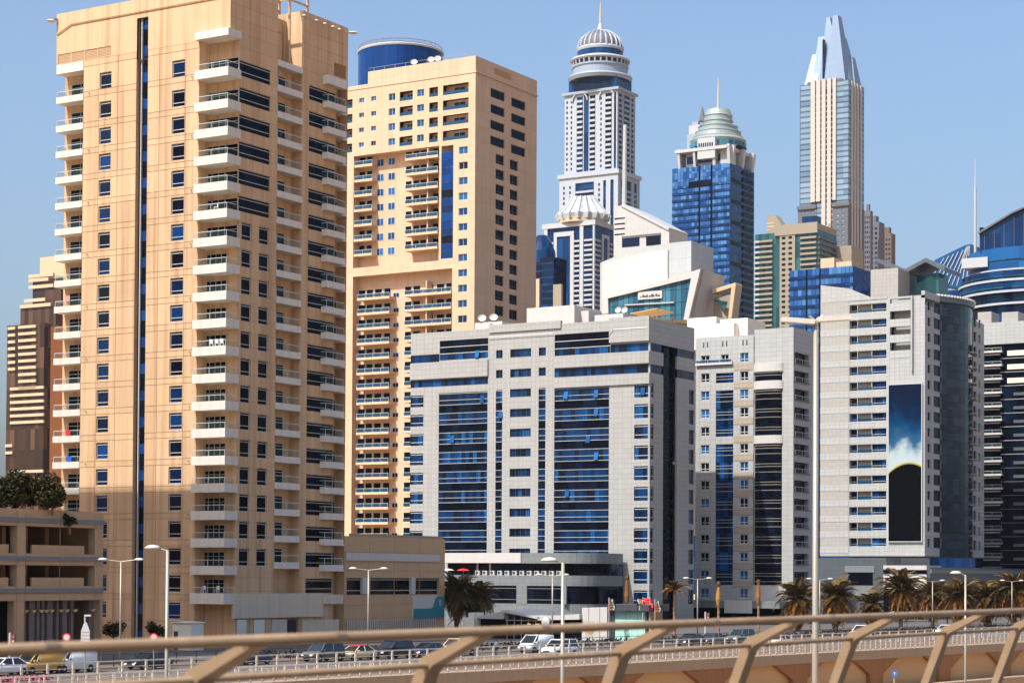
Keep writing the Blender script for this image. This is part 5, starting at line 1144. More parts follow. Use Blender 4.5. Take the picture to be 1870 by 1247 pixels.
for p, q, p2, q2 in ((oA, oB, iA, iB), (oB, oC, iB, iC), (oD, oA, iD, iA)): b.prism([p, q, q2, p2], DF, DF + 2, 'y')
b.build('raked_frame', white2, r)
MB().prism([iD, iC, iB, iA], DF + .8, DF + 1.0, 'y').build('glass_front', aqua, r); MB().prism([oD, oC, oB, oA], DF + 1.2, -.6, 'y').build('hall_body', white2, r)
p, q = sg(1164, 546), sg(1208, 530); sgn = MB().prism([(p[0], p[1] - .2), (q[0], p[1] - .2), (q[0], q[1]), (p[0], sg(1164, 533)[1])], DF + .3, DF + .75, 'y').build('name_board', white2, r)
b = MB(); wq = q[0] - p[0]
for i in range(9): b.box(p[0] + wq * (.1 + i * .09), p[0] + wq * (.1 + i * .09) + .35 + .2 * (i % 3), DF + .24, DF + .3, p[1] + .35, p[1] + .75 + .3 * (i % 2))
b.build('name_script', framed, sgn)
MB().prism([sg(1140, 556), sg(1230, 551), sg(1230, 553), sg(1140, 558)], DF + .2, DF + .78, 'y').build('glass_ledge', white2, r)
for px in (1136, 1148): p = sg(px, 568); MB().lathe([(.1, 0), (.55, .1), (.9, .4)], 14, cap=False).build('satellite_dish', white, r, (p[0], DF - 2, p[1])).rotation_euler = (R(75), 0, 0); box(r, 'dish_post', gal, p[0] - .08, p[0] + .08, DF - 2.05, DF - 1.95, 20, p[1])
# second smaller raked frame
b = MB()
p0, p1, p2, p3 = sg(1276, 522), sg(1319, 509), sg(1312, 575), sg(1300, 575)
b.prism([p0, p1, sg(1312, 518), sg(1276, 530)], DF + 8, DF + 12, 'y').prism([sg(1312, 518), p1, sg(1320, 512), p2, sg(1306, 575)], DF + 8, DF + 12, 'y'); b.build('small_raked_frame', creamb, r)
MB().prism([sg(1276, 575), sg(1306, 575), sg(1308, 530), sg(1276, 535)], DF + 9, DF + 11, 'y').build('dark_interior_wall', tanb, r)
MB().prism([sg(1277, 540), sg(1306, 545), sg(1300, 562), sg(1290, 548)], DF + 7.6, DF + 7.8, 'y').build('green_awning', teal, r)

# green and cream tower, blue block, towers in the gap
Gt = Bld('green_cream_tower', 'cream and green glass apartment tower with stacked balconies and a sloping roof box', 1493, 450, 1150)
r = Gt.root; S = Gt.S; E = Gt.E; sa = lambda px: Gt.S(px, 480)[0]; ea = lambda px: Gt.E(px, 480)[0]
aL, aE = sa(1378), ea(1528); zt = S(1450, 422)[1]; F = 9.8 * 1150 / FPX
box(r, 'glass_core', teal, aL, -.1, .6, aE, 0, zt)
fl = floors(zt - 2, 40, F, 0, 1)
Gt.box('S', 'plain_wall', tanb, sa(1424), sa(1452), -.2, .58, 0, zt); 
b = MB()
for p in (1428, 1440): 
    for s_, t_ in fl[:22]: b.box(sa(p), sa(p) + 2.2, -.26, -.1, s_ + .8, s_ + 2.2)
stuff(b.build('window_panes', black, r))
for p, q in ((1378, 1388), (1389, 1411), (1462, 1491)): slabs(Gt, 'S', 'balcony_slab', tanb if p > 1385 else palew, sa(p), sa(q), -.8, .58, fl[:22], F * .38)
slabs(Gt, 'E', 'balcony_slab', stone, 1, aE - 1, -.8, .5, fl[:22], F * .4)
Gt.box('S', 'roof_band', tanb, sa(1415), 0, -.6, .58, zt - 2, zt + 4); box(r, 'roof_deck', tanb, sa(1405), -.1, .6, aE, zt, zt + 3.5)
MB().prism([(sa(1398), zt), (sa(1424), zt), (sa(1424), zt + 5), (sa(1413), S(1413, 392)[1]), (sa(1398), S(1398, 392)[1])], 2, 9, 'y').build('roof_box', tanb, r)
for y in (400, 406, 412): Gt.box('S', 'box_groove', creamb, sa(1398), sa(1411), 1.85, 2.0, zt + (420 - y) * .3 - .4, zt + (420 - y) * .3 + .3)
Gt.box('S', 'roof_tank', blued, sa(1462), sa(1488), 2, 9, zt + 3.5, zt + 8); box(r, 'low_wing', tanb, ea(1505) * 0, 9, aE, aE + 18, 0, zt - 6)
BB = Bld('blue_glass_block', 'bright blue glass block with cream roof rooms below the crowned tower', 1558, 530, 690)
r = BB.root; S = BB.S; E = BB.E; sa = lambda px: BB.S(px, 540)[0]
aL = sa(1442); aE = E(1592, 540)[0]; zt = S(1500, 490)[1]; F = 9.0 * 690 / FPX * 2
box(r, 'glass_core', cobalt, aL, -.02, .3, aE, 0, zt)
for i, (s_, t_) in enumerate(floors(zt, 40, F, 0, 1)[:8]):
    for p, q in ((1442, 1472), (1474.5, 1496), (1498.5, 1557.5)):
        BB.box('S', 'window_band', bluet, sa(p), sa(q), .0, .28, s_ + F * .3, t_); BB.box('S', 'floor_edge', blued, sa(p), sa(q), -.3, .28, s_, s_ + F * .28)
for p, q in ((1472, 1474.5), (1496, 1498.5)): BB.box('S', 'slot', black, sa(p), sa(q), .1, .28, 0, zt)
BB.box('S', 'roof_room', creamb, sa(1490), sa(1515), 4, 12, zt, zt + 4); BB.box('S', 'roof_room', creamb, sa(1515), sa(1545), 5, 12, zt, zt + 2.5)
for nm, lab, px, y, d, w_, m_ in (('grey_tower', 'dark grey tower with brown top close beside the crowned tower', 1597, 408, 1500, 14, stone), ('brown_tower', 'brown tower with a flat top stepping down from the crowned tower', 1622, 428, 1550, 10, plain('brown_stone', (.10, .07, .05), .8)), ('thin_tower', 'thin grey tower squeezed against the crowned tower', 1586, 386, 1480, 6, stone), ('tan_slab_tower', 'narrow tan slab tower between the green tower and the grey stone base', 1516, 424, 1240, 7, tanb)):
    c = at(px, y, d); z1 = c.z; k_ = d / FPX; t_ = thing(nm, lab, 'building', (c.x, c.y, 0)); box(t_, 'body', m_, -w_ * k_, w_ * k_, -w_ * k_, w_ * k_, 0, z1); box(t_, 'roof_room', m_, -w_ * k_ * .5, w_ * k_ * .4, -w_ * k_ * .5, w_ * k_ * .5, z1, z1 + 5)
    for i in range(18):
        z_ = z1 - 4 - i * 3.6
        for f in (-.7, -.1, .45): pbox(t_, 'S', 'window', navy, f * w_ * k_, (f + .3) * w_ * k_, -w_ * k_ - .1, -w_ * k_ + .1, z_ - 1.6, z_)

# curved glass building at the right edge
CG = thing('curved_glass_tower', 'rounded blue glass tower with projecting white rings and a raked glass roof', 'building', at(1890, 500, 600)); CG.location.z = 0
k_ = 600 / FPX; zq = lambda py: at(1840, py, 590).z; r = CG
def drum(rp, y0, y1, nm, mat): return MB().lathe([(rp * k_, zq(y1)), (rp * k_, zq(y0))], 48).build(nm, mat, r)
for i, (y0, y1, rp) in enumerate(((456, 500, 120), (500, 520, 132), (520, 541, 135), (541, 562, 128), (562, 640, 122))): drum(rp, y0, y1 - 1, 'glass_storey', blued if i else azure); drum(rp + 5, y1 - 4, y1, 'white_ring', palew); drum(rp + 1.5, (y0 + y1) / 2, (y0 + y1) / 2 + 1.5, 'ring_rail', teal)
drum(124, 640, 1050, 'glass_body', blued)
MB().prism([(-70 * k_, zq(460)), (80 * k_, zq(460)), (80 * k_, zq(360)), (-10 * k_, zq(392)), (-70 * k_, zq(424))], -16, 6, 'y').build('raked_glass_roof', blued, r); MB().prism([(-71 * k_, zq(426)), (-10 * k_, zq(394)), (80 * k_, zq(362)), (80 * k_, zq(359)), (-10 * k_, zq(391)), (-71 * k_, zq(422))], -17, 7, 'y').build('roof_edge', stone, r)
for i in range(7): a_ = (-62 + i * 18) * k_; MB().box(a_, a_ + .12, -16.1, -16.0, zq(458), zq(420 - i * 7)).build('glazing_bar', stone, r)
MB().box(-100 * k_, -52 * k_, -18, -8, zq(488), zq(470)).build('white_bulkhead', palew, r)
mst = thing('tall_mast', 'tall slender white lattice mast rising beside the curved glass tower', 'mast', at(1781, 500, 620)); mst.location.z = 0; zq2 = lambda py: at(1781, py, 620).z
MB().tube((0, 0, 30), (0, 0, zq2(340)), .5, .4, 8).build('shaft', palew, mst); MB().tube((0, 0, zq2(340)), (0, 0, zq2(288)), .22, .12, 6).build('tip', palew, mst); MB().box(1.0, 2.0, 1, 3, 30, zq2(415)).build('service_tower', navy, mst)
DG = thing('diagrid_roof', 'pale blue diagonal lattice roof rising between the wing roof and the mast', 'building', at(1765, 520, 720)); DG.location.z = 0; zq3 = lambda py: at(1765, py, 720).z; k3 = 720 / FPX
MB().prism([(-75 * k3, zq3(512)), (8 * k3, zq3(530)), (8 * k3, zq3(446)), (-2 * k3, zq3(447)), (-60 * k3, zq3(470))], 0, 10, 'y').build('roof_shell', azure, DG); box(DG, 'body', blued, -70 * k3, 8 * k3, .2, 10, 0, zq3(528))
for i in range(9): x0 = (-72 + i * 9) * k3; MB().tube((x0, -.2, zq3(512 + i * 1.5)), (x0 + (30 if i < 5 else 62 - i * 7) * k3, -.2, zq3(450 + max(0, 6 - i) * 3)), .22, n=5).build('lattice_bar', palew, DG)

# blue glass drum behind the second sand tower
BD = thing('blue_glass_drum_tower', 'cobalt blue glass cylinder tower with a roof walkway behind the sand tower', 'building', at(731, 200, 640)); BD.location.z = 0; zq4 = lambda py: at(731, py, 640).z; k4 = 640 / FPX
for i in range(30):
    MB().lathe([(77.5 * k4, zq4(300)), (77.5 * k4, zq4(99))], 2, a0=2 * math.pi * i / 30, a1=2 * math.pi * (i + .97) / 30, cap=False).build('glass_facet', cobalt, BD)
MB().lathe([(77 * k4, 0), (77 * k4, zq4(99)), (75 * k4, zq4(94))], 48).build('drum_core', blued, BD)
MB().lathe([(78.5 * k4, zq4(101)), (79.5 * k4, zq4(98)), (78 * k4, zq4(96))], 48, cap=False).build('rim', palew, BD)
b = MB().lathe([(76 * k4, zq4(90)), (76.6 * k4, zq4(89))], 48, cap=False)
for i in range(36): a_ = 2 * math.pi * i / 36; b.tube((76 * k4 * math.cos(a_), 76 * k4 * math.sin(a_), zq4(97)), (76 * k4 * math.cos(a_), 76 * k4 * math.sin(a_), zq4(88.5)), .12, n=4)
b.build('walkway_railing', gal, BD)

# far left: brown banded tower, rust slab behind
BR = Bld('brown_banded_tower', 'stepped brown glass tower with cream bands standing left of the sand tower', 80, 700, 900)
r = BR.root; S = BR.S; E = BR.E; sa = lambda px: BR.S(px, 700)[0]
aE = E(84, 700)[0]; k_ = 900 / FPX
for i, (p0, p1, y, dd) in enumerate(((12, 80, 592, 0), (27, 92, 562, 3), (43, 95, 513, 5), (50, 97, 473, 7))):
    o = BR.box('S', 'tier', brownglass if i < 3 else creamb, sa(p0), sa(p1), dd, max(aE, dd + 4), (0, S(50, 592)[1] - 1, S(50, 562)[1] - 1, S(50, 513)[1] - 1)[i], S(50, y, dd)[1])
rowy = [(14, 27, 597 + 12.4 * i) for i in range(7)] + [(33, 65, 594 + 12.4 * i) for i in range(10)] + [(18, 79, 706 + 12.4 * i) for i in range(6)] + [(9, 22, 811), (9, 22, 824), (16, 78, 858), (16, 78, 872)]
for p0, p1, y in rowy: BR.pxbox('S', 'cream_band', creamb, p0, p1, y, y + 5, -.8, -.02)
for p0, p1, y, dd in ((36, 92, 555, 3), (44, 82, 545, 3), (52, 97, 520, 5), (52, 88, 508, 5), (52, 97, 500, 7)): BR.pxbox('S', 'cream_band', creamb, p0, p1, y, y + 6, dd - .8, dd - .02)
c = (sa(88), 12); MB().lathe([(14 * k_, S(88, 470, 8)[1]), (10 * k_, S(88, 459, 8)[1]), (1, S(88, 446, 8)[1])], 12, c).build('roof_tent', plain('lead_roof', (.22, .2, .2), .6), r); MB().tube((c[0], c[1], S(88, 447, 8)[1]), (c[0], c[1], S(88, 425, 8)[1]), .3, .1, 6).build('finial', gal, r)
RS = Bld('rust_slab_tower', 'plain rust coloured slab tower behind the balconies of the sand tower', 60, 720, 1150)
box(RS.root, 'wall', rust, -6, 0, 0, RS.E(190, 700)[0], 0, RS.E(90, 575)[1]); box(RS.root, 'roof', rust, -5, -1, 1, RS.E(180, 700)[0], RS.E(90, 575)[1], RS.E(90, 575)[1] + 1)

# ================================================================== street furniture
lampw = plain('lamp_head', (.46, .44, .39), .4)
def lamp(px, py, d, arms, label, group, pr=.075, zb=0.0, rz=None, al=1.6, flat=False):
    p = at(px, py, d); t = thing('street_lamp', label, 'street lamp', (p.x, p.y, zb), YAW if rz is None else rz, group); hgt = p.z - zb
    MB().tube((0, 0, 0), (0, 0, hgt), pr * 1.25, pr * .85, 10).build('pole', gal, t, smooth=True); MB().tube((0, 0, 0), (0, 0, .5), pr * 2.2, pr * 2, 10).build('base', gal, t)
    for s in arms:
        MB().tube((0, 0, hgt - .05), (s * al, 0, hgt + .12), pr * .5, pr * .4, 6).build('arm', gal, t)
        b = MB()
        if flat: b.box(0, .98, -.16, .16, -.07, .07)
        else: b.lathe([(.03, .16), (.22, .12), (.34, 0), (.3, -.05), (.05, -.09)], 12); b.v = [(v[0] * 1.35 + .3, v[1] * .75, v[2]) for v in b.v]
        o = b.build('lamp_head', lampw, t, (s * (al - .1) if not flat else (.04 if s > 0 else -1.02), 0, hgt + (.12 if not flat else 0)), smooth=not flat); o.rotation_euler = (0, R(-4 * s) if flat else 0, 0 if s > 0 or flat else math.pi)
    return t
lamp(1490, 584, 60, (-1, 1), 'tall street lamp on a thick pole with two flat arms', None, .09, -5.2, flat=True, al=.2)
g_ = 'single arm street lamps along the sunken road'
lamp(306, 1004, 110, (-1,), 'single arm street lamp in front of the sand tower', g_, .1, -5.2, al=.6); lamp(1028, 1027, 105, (-1,), 'single arm street lamp in front of the hotel podium', g_, .1, -5.2, al=.5); lamp(1763, 1049, 150, (-1,), 'single arm street lamp in front of the palms', g_, .085, -5.2, al=.5)
g_ = 'twin arm street lamps along the upper road'
for px, py, d, lb in ((221, 1024, 175, 'twin arm street lamp in front of the dark glass slot'), (673, 1040, 205, 'twin arm street lamp in front of the tan retail podium'), (1009, 1051, 240, 'twin arm street lamp in front of the dark podium windows'), (1274, 1057, 275, 'twin arm street lamp between the hotel and the white tiled block'), (1497, 1058, 300, 'twin arm street lamp behind the thick lamp pole among the palms'), (1703, 1061, 320, 'twin arm street lamp just past the tallest date palm'), (1848, 1061, 340, 'twin arm street lamp among the last palms of the row')):
    lamp(px, py, d, (-1, 1), lb, g_, .085, .1, al=1.35)

# ------------------------------------------------------------------ palms
def frondmesh(L, up, droop, n=15, seed=1):
    rd = random.Random(seed); b = MB(); pts = []
    for i in range(n + 1): f = i / n; pts.append(Vector((L * f * (1 - .12 * f), 0, L * (up * f - droop * f * f))))
    for i in range(n): b.tube(pts[i], pts[i + 1], .05 * (1 - .8 * i / n), .05 * (1 - .8 * (i + 1) / n), 4)
    for i in range(2, n + 1):
        for h_ in (0, .5):
            f = (i - h_) / n; p = pts[i - 1].lerp(pts[i], 1 - h_); ll = L * .26 * math.sin(math.pi * min(1, .18 + f * .8)) * rd.uniform(.8, 1.15)
            for s in (-1, 1):
                tip = p + Vector((ll * .62, s * ll * .72, -ll * .22 + rd.uniform(-.08, .1))); m_ = p.lerp(tip, .45) + Vector((0, 0, ll * .06)); wv = Vector((.07, -s * .05, 0))
                b.quad(p - wv * .5, m_ - wv, tip, m_ + wv)
    return b
FR = [frondmesh(3.4, .55, .75, seed=i).mesh('frond', palmg) for i in range(2)]; FD = [frondmesh(3.0, .25, .95, seed=5 + i).mesh('frond', palmd) for i in range(2)]; FY = [frondmesh(2.2, .9, .55, n=11, seed=9).mesh('frond', palmg)]
def trunk(t, hgt, r0, r1):
    b = MB(); n = int(hgt / .35)
    b.lathe([(r0 + (r1 - r0) * i / n + (.035 if i % 2 else -.02), hgt * i / n) for i in range(n + 1)], 10); b.build('trunk', bark, t)
def palm(px, py, d, label, sc=1.0, nf=78, group='date palms along the road', seed=0, dry=.35):
    c = at(px, py, d); rd = random.Random(seed); t = thing('date_palm', label, 'palm tree', (c.x, c.y, 0), rd.uniform(0, 6), group); hgt = max(2.0, c.z)
    trunk(t, hgt, .33, .26)
    for i in range(nf):
        f = i / nf; el = R(80 - 132 * f ** .8 + rd.uniform(-9, 9)); me = rd.choice(FD) if f > 1 - dry * rd.uniform(.6, 1.3) else rd.choice(FR)
        o = put('frond', me, t, (0, 0, hgt - .1)); o.rotation_euler = (rd.uniform(-.25, .25), -el + .3, i * 2.39996); s_ = 1.3 * sc * rd.uniform(.8, 1.1); o.scale = (s_,) * 3
    return t
for i, (px, py, d, sc, lb) in enumerate(((1457, 1093, 320, 1.1, 'broad date palm in front of the white tiled block, left of the thick lamp pole'), (1527, 1090, 325, 1.05, 'broad date palm just right of the thick lamp pole'), (1592, 1104, 330, .85, 'low brownish date palm in front of the slate podium'), (1645, 1075, 330, 1.15, 'tallest date palm, in front of the white podium wall'), (1703, 1087, 345, 1.0, 'date palm with a slim trunk next to the tallest one'), (1752, 1090, 335, 1.1, 'date palm behind the single arm lamp'), (1803, 1092, 350, 1.05, 'date palm in shade in front of the banded block'), (1853, 1078, 345, 1.2, 'last date palm of the row at the banded block'), (834, 1082, 282, .95, 'dark palm standing by the corner of the tan podium'), (868, 1090, 284, .9, 'dark palm standing in front of the hotel podium windows'))):
    palm(px, py, d, lb, sc, seed=20 + i, dry=.6 if i < 8 else .2)
def wrapped(px, y0, y1, d, label):
    c = at(px, y1, d); zt = at(px, y0, d).z; t = thing('wrapped_palm', label, 'palm tree', (c.x, c.y, 0), 0, 'young palms with tied-up fronds'); h1 = zt * .52
    trunk(t, h1, .2, .16)
    b = MB().lathe([(.14, 0), (.24, .4), (.36, 1.3), (.34, 1.9), (.22, (zt - h1) * .75), (.06, zt - h1)], 9); b.v = [(v[0] + .05 * math.sin(v[2] * 9), v[1] + .05 * math.cos(v[2] * 7), v[2]) for v in b.v]; b.build('tied_fronds', palmd, t, (0, 0, h1 - .1))
    rd = random.Random(px)
    for i in range(10): o = put('frond_tip', FY[0], t, (0, 0, zt - 1.2)); o.rotation_euler = (0, -R(82), i * .63); o.scale = (.5,) * 3
wrapped(1145, 1048, 1133, 285, 'young palm with tied-up fronds in front of the hotel corner'); wrapped(1312, 1060, 1133, 290, 'young palm with tied-up fronds in front of the white tiled block'); wrapped(1385, 1056, 1125, 300, 'young palm with tied-up fronds in front of the rounded black bay')
c = at(1232, 1078, 288); t = thing('young_palm', 'young palm with a short fan of upright fronds beside the hotel', 'palm tree', (c.x, c.y, 0)); trunk(t, c.z, .24, .18)
for i in range(22): o = put('frond', FY[0] if i % 3 else FD[0], t, (0, 0, c.z - .1)); o.rotation_euler = (0, -R(52 - 48 * (i / 22)), i * 2.4); o.scale = (.8,) * 3

# ------------------------------------------------------------------ shrubs and trees
def leaves(b, c, rx, rz, n, rd, size=.16):
    for i in range(n):
        v = Vector((rd.gauss(0, 1), rd.gauss(0, 1), rd.gauss(0, 1))).normalized() * rd.random() ** .4
        p = Vector(c) + Vector((v.x * rx, v.y * rx, v.z * rz)); u = Vector((rd.uniform(-1, 1), rd.uniform(-1, 1), rd.uniform(-.6, .6))).normalized() * size; w_ = u.cross(Vector((rd.uniform(-1, 1), rd.uniform(-1, 1), rd.uniform(-1, 1)))).normalized() * size * .5
        b.quad(p - u, p + w_, p + u, p - w_)
def shrub(px, py, d, rad, z, label, cat='shrub', nm='shrub', n=900, clumps=7, group=None, zs=.8, mat=None):
    c = at(px, py, d); rd = random.Random(int(px)); t = thing(nm, label, cat, (c.x, c.y, z), 0, group); hc = c.z - z; b = MB()
    for i in range(clumps): a_ = rd.uniform(0, 6.28); q = rad * rd.uniform(.2, .62); leaves(b, (q * math.cos(a_), q * math.sin(a_), hc + rad * rd.uniform(-.45, .5) * zs), rad * .5, rad * .42, n // clumps, rd, .10 + rad * .045)
    b.build('crown', mat or leafg, t); b = MB(); b.tube((0, 0, 0), (0, 0, hc), .12, .06, 6)
    for i in range(5): a_ = i * 1.3; b.tube((0, 0, hc * .5), (rad * .5 * math.cos(a_), rad * .5 * math.sin(a_), hc + .2 * rad), .05, .02, 5)
    b.build('trunk', bark, t); return t
g_ = 'trees on the car park roof'
for px, py, rad, lb in ((8, 900, 2.1, 'dark bushy tree on the car park roof at its far corner'), (40, 892, 2.3, 'dark bushy tree with orange tinged leaves on the car park roof'), (72, 896, 2.2, 'dark bushy tree on the car park roof next to the pale kerb'), (96, 908, 1.5, 'small dark tree at the end of the roof trees')):
    shrub(px, py, 188, rad, PKZ, lb, 'tree', 'roof_tree', 4200, 16, g_)
shrub(128, 916, 190, .8, PKZ, 'low dark hedge plant on the car park roof by the sand tower', n=700)
shrub(208, 1146, 225, 1.4, 0, 'low dark shrub at the corner of the car park'); shrub(283, 1148, 228, 1.3, 0, 'rounded dark shrub at the foot of the sand tower')
shrub(795, 977, 283, 1.3, E and 14.0, 'dark leafy shrub on the roof edge of the tan podium', n=1000); shrub(668, 972, 268, .7, 13.5, 'low creeping shrub on the roof of the tan podium', n=500); shrub(716, 974, 272, .8, 13.5, 'thin leafed shrub on the roof of the tan podium', n=300)
for o_ in [o for o in COL.objects if o.get('category') == 'shrub' and o.location.z > 13 and o.location.z < 15]: o_.location.z = P1.E(700, 990)[1] - .6
flower = leafmat('magenta_flower', (.45, .02, .12), (.30, .08, .10))
b = MB(); rd = random.Random(3)
for i in range(2600): p = Vector(fpos(rd.uniform(42, 74), rd.uniform(10.3, 11.6), rd.uniform(.1, .75))); u = Vector((rd.uniform(-1, 1), rd.uniform(-1, 1), rd.uniform(-1, 1))).normalized() * .16; w_ = u.cross(Vector((0, .3, 1))).normalized() * .1; b.quad(p - u, p + w_, p + u, p - w_)
o = stuff(b.build('flower_bed', flower)); tag(o, 'strip of magenta flowers along the fence on the verge', 'flowers')
b = MB()
for i in range(5200): p = Vector(fpos(rd.uniform(118, 300), rd.uniform(31.2, 33.5), rd.uniform(.1, .8))); u = Vector((rd.uniform(-1, 1), rd.uniform(-1, 1), rd.uniform(-1, 1))).normalized() * .2; w_ = u.cross(Vector((0, .3, 1))).normalized() * .12; b.quad(p - u, p + w_, p + u, p - w_)
o = stuff(b.build('hedge', leafg)); tag(o, 'low dark clipped hedge along the far pavement', 'hedge')

# ------------------------------------------------------------------ vehicles
tyre = plain('tyre_rubber', (.02, .02, .02), .9); rim = plain('wheel_rim', (.5, .5, .5), .3, metal=.8); carglass = glass('car_glass', (.008, .01, .014), (.02, .03, .04), cell=(9, 9), rough=.03, spec=.7); hl = plain('headlight_lens', (.75, .75, .72), .15); tlm = plain('tail_light', (.45, .01, .01), .25)
def carpaint(name, col, metal=.0):
    m, t, b = nodes(name); b.inputs['Base Color'].default_value = (*col, 1); b.inputs['Roughness'].default_value = .28; b.inputs['Coat Weight'].default_value = .6; b.inputs['Metallic'].default_value = metal; return m
wheelm = MB().lathe([(.12, -.11), (.29, -.11), (.33, -.07), (.33, .07), (.29, .11), (.12, .11)], 18, cap=False).mesh('wheel', tyre); rimm = MB().lathe([(.02, -.06), (.02, .09), (.2, .095), (.23, .06)], 14).mesh('rim', rim)
def loft(st, mat, name, par):
    """closed hull through stations (x, z_bottom, z_top, half width, shoulder)"""
    b = MB(); k = 12
    for x_, zb, zt, w_, sh in st:
        zm = zb + (zt - zb) * .55; ring_ = [(-w_ * .86, zb), (w_ * .86, zb), (w_ * .98, zb + .12), (w_, zm), (w_ * .98, zt - .12), (w_ * sh, zt - .02), (w_ * sh * .6, zt), (-w_ * sh * .6, zt), (-w_ * sh, zt - .02), (-w_ * .98, zt - .12), (-w_, zm), (-w_ * .98, zb + .12)]
        b.v += [(x_, y_, z_) for y_, z_ in ring_]
    for j in range(len(st) - 1): b.f += [(j * k + i, j * k + (i + 1) % k, (j + 1) * k + (i + 1) % k, (j + 1) * k + i) for i in range(k)]
    b.f += [tuple(range(k - 1, -1, -1)), tuple(range((len(st) - 1) * k, len(st) * k))]; return b.build(name, mat, par, smooth=True)
KIND = {  # body stations; cabin: bottom x0,x1, top x0,x1, belt z, roof z, wheels
 'sedan': ([(-2.25, .42, .82, .74, .9), (-2.1, .3, .95, .84, .86), (-1.4, .24, .98, .88, .86), (0, .22, .95, .89, .87), (1.1, .24, .92, .88, .86), (1.95, .28, .8, .82, .84), (2.25, .38, .62, .7, .85)], (-1.75, 1.15, -1.0, .35, .92, 1.42), (-1.35, 1.4), .32),
 'suv': ([(-2.3, .5, 1.05, .82, .92), (-2.2, .4, 1.12, .9, .9), (-1.3, .36, 1.14, .94, .9), (0, .34, 1.12, .95, .9), (1.1, .36, 1.1, .94, .88), (2.05, .4, .98, .88, .86), (2.3, .5, .8, .78, .88)], (-2.2, 1.2, -1.95, .5, 1.1, 1.78), (-1.4, 1.42), .37),
 'van': ([(-2.3, .42, 1.75, .86, .92), (-2.2, .3, 1.9, .92, .9), (-1.0, .28, 1.95, .94, .88), (.35, .28, 1.93, .94, .88), (.75, .28, 1.2, .93, .9), (1.7, .3, 1.02, .9, .86), (2.2, .36, .78, .8, .86)], (.2, 1.55, .1, .72, 1.1, 1.9), (-1.5, 1.35), .34)}
def car(px, py, kind, mat, label, face=1, cat='car', roofm=None, nm='parked_car', group='cars on the upper road'):
    p = on(2, .012, px, py); o_ = (Vector((p.x, p.y)) - FA0).dot(fn); o_ = min((15.5, 20.1, 24.8), key=lambda q: abs(q - o_)); p = Vector(fpos(fsolve(px, o_), o_)); t = thing(nm, label, cat, (p.x, p.y, .012), AZ + (0 if face > 0 else math.pi), group); st, cb, wx, wr = KIND[kind]
    body = loft(st, mat, 'body', t); x0, x1, u0, u1, zb, zt = cb; wb, wt = st[3][3] - .04, st[3][3] - .22
    if kind == 'van': wb, wt = .93, .8
    b = MB(); b.v = [(x0, -wb, zb), (x1, -wb, zb), (x1, wb, zb), (x0, wb, zb), (u0, -wt, zt), (u1, -wt, zt), (u1, wt, zt), (u0, wt, zt)]; b.f = [(0, 1, 5, 4), (1, 2, 6, 5), (2, 3, 7, 6), (3, 0, 4, 7), (4, 5, 6, 7)]; cab = b.build('cabin_glass', carglass, t)
    if kind == 'van': pass
    MB().prism([(u0 - .05, -wt - .02), (u1 + .06, -wt - .02), (u1 + .06, wt + .02), (u0 - .05, wt + .02)], zt - .02, zt + .05).build('roof', roofm or mat, t)
    b = MB()
    for s in (-1, 1):
        for q0, q1 in ((x0, u0), (x1, u1), ((x0 + x1) * .5, (u0 + u1) * .5)): MB().tube((q0, s * wb, zb - .02), (q1, s * wt, zt), .05, .045, 5).build('pillar', mat, t)
    for x_ in wx:
        for s in (-1, 1):
            w_ = put('wheel', wheelm, t, (x_, s * (st[3][3] - .1), wr)); w_.rotation_euler = (R(90), 0, 0 if s < 0 else math.pi); w_.scale = (wr / .33,) * 3; o = put('rim', rimm, w_)
    for s in (-1, 1):
        f = st[-1]; MB().box(-.06, .05, -.17, .17, -.07, .07).build('headlight', hl, t, (f[0] - .03, s * f[3] * .72, f[2] - .12)); f = st[0]; MB().box(-.05, .06, -.12, .12, -.12, .1).build('tail_light', tlm, t, (f[0] + .02, s * f[3] * .82, f[2] - .16))
        MB().box(-.08, .08, -.1, .1, -.06, .07).build('mirror', mat, t, (x1 - .35, s * (wb + .14), zb + .05))
    MB().box(-.02, .02, -.4, .4, -.1, .1).build('grille', framed, t, (st[-1][0] + .02, 0, st[-1][2] - .2))
    return t
cw_ = carpaint('car_white', (.75, .75, .74)); cb_ = carpaint('car_navy', (.01, .02, .07)); ck_ = carpaint('car_black', (.008, .008, .01)); cg_ = carpaint('car_grey', (.12, .12, .12), .4); cc_ = carpaint('car_cream', (.62, .50, .30)); cr_ = carpaint('taxi_red', (.5, .04, .01)); cy_ = carpaint('car_yellow', (.55, .30, .05)); ct_ = carpaint('car_green_grey', (.10, .13, .12), .3)
car(458, 1199, 'sedan', cb_, 'dark navy sedan on the road in front of the tower shutters', -1)
car(590, 1196, 'suv', cg_, 'grey off-road car in front of the pale garage shutter', -1)
taxi = car(652, 1206, 'sedan', cc_, 'cream taxi with a red roof in front of the tan podium', -1, 'taxi', cr_, 'taxi')
car(718, 1197, 'suv', ck_, 'black off-road car in front of the slatted screen', -1)
car(782, 1192, 'sedan', cb_, 'dark blue sedan past the orange posts', -1)
car(978, 1181, 'van', cw_, 'white delivery van near the entrance pavilion', -1, 'van', None, 'delivery_van')
car(1022, 1199, 'suv', cw_, 'white off-road car behind the single arm lamp by the hotel', -1)
car(272, 1203, 'sedan', ck_, 'black sedan near the red ringed road sign', -1); car(70, 1212, 'van', cy_, 'yellow van next to the car park', -1, 'van', None, 'delivery_van'); car(128, 1209, 'van', cw_, 'white van with a blue and black picture on its side', -1, 'van', None, 'delivery_van'); car(8, 1216, 'sedan', cw_, 'white car by the car park entrance', -1)
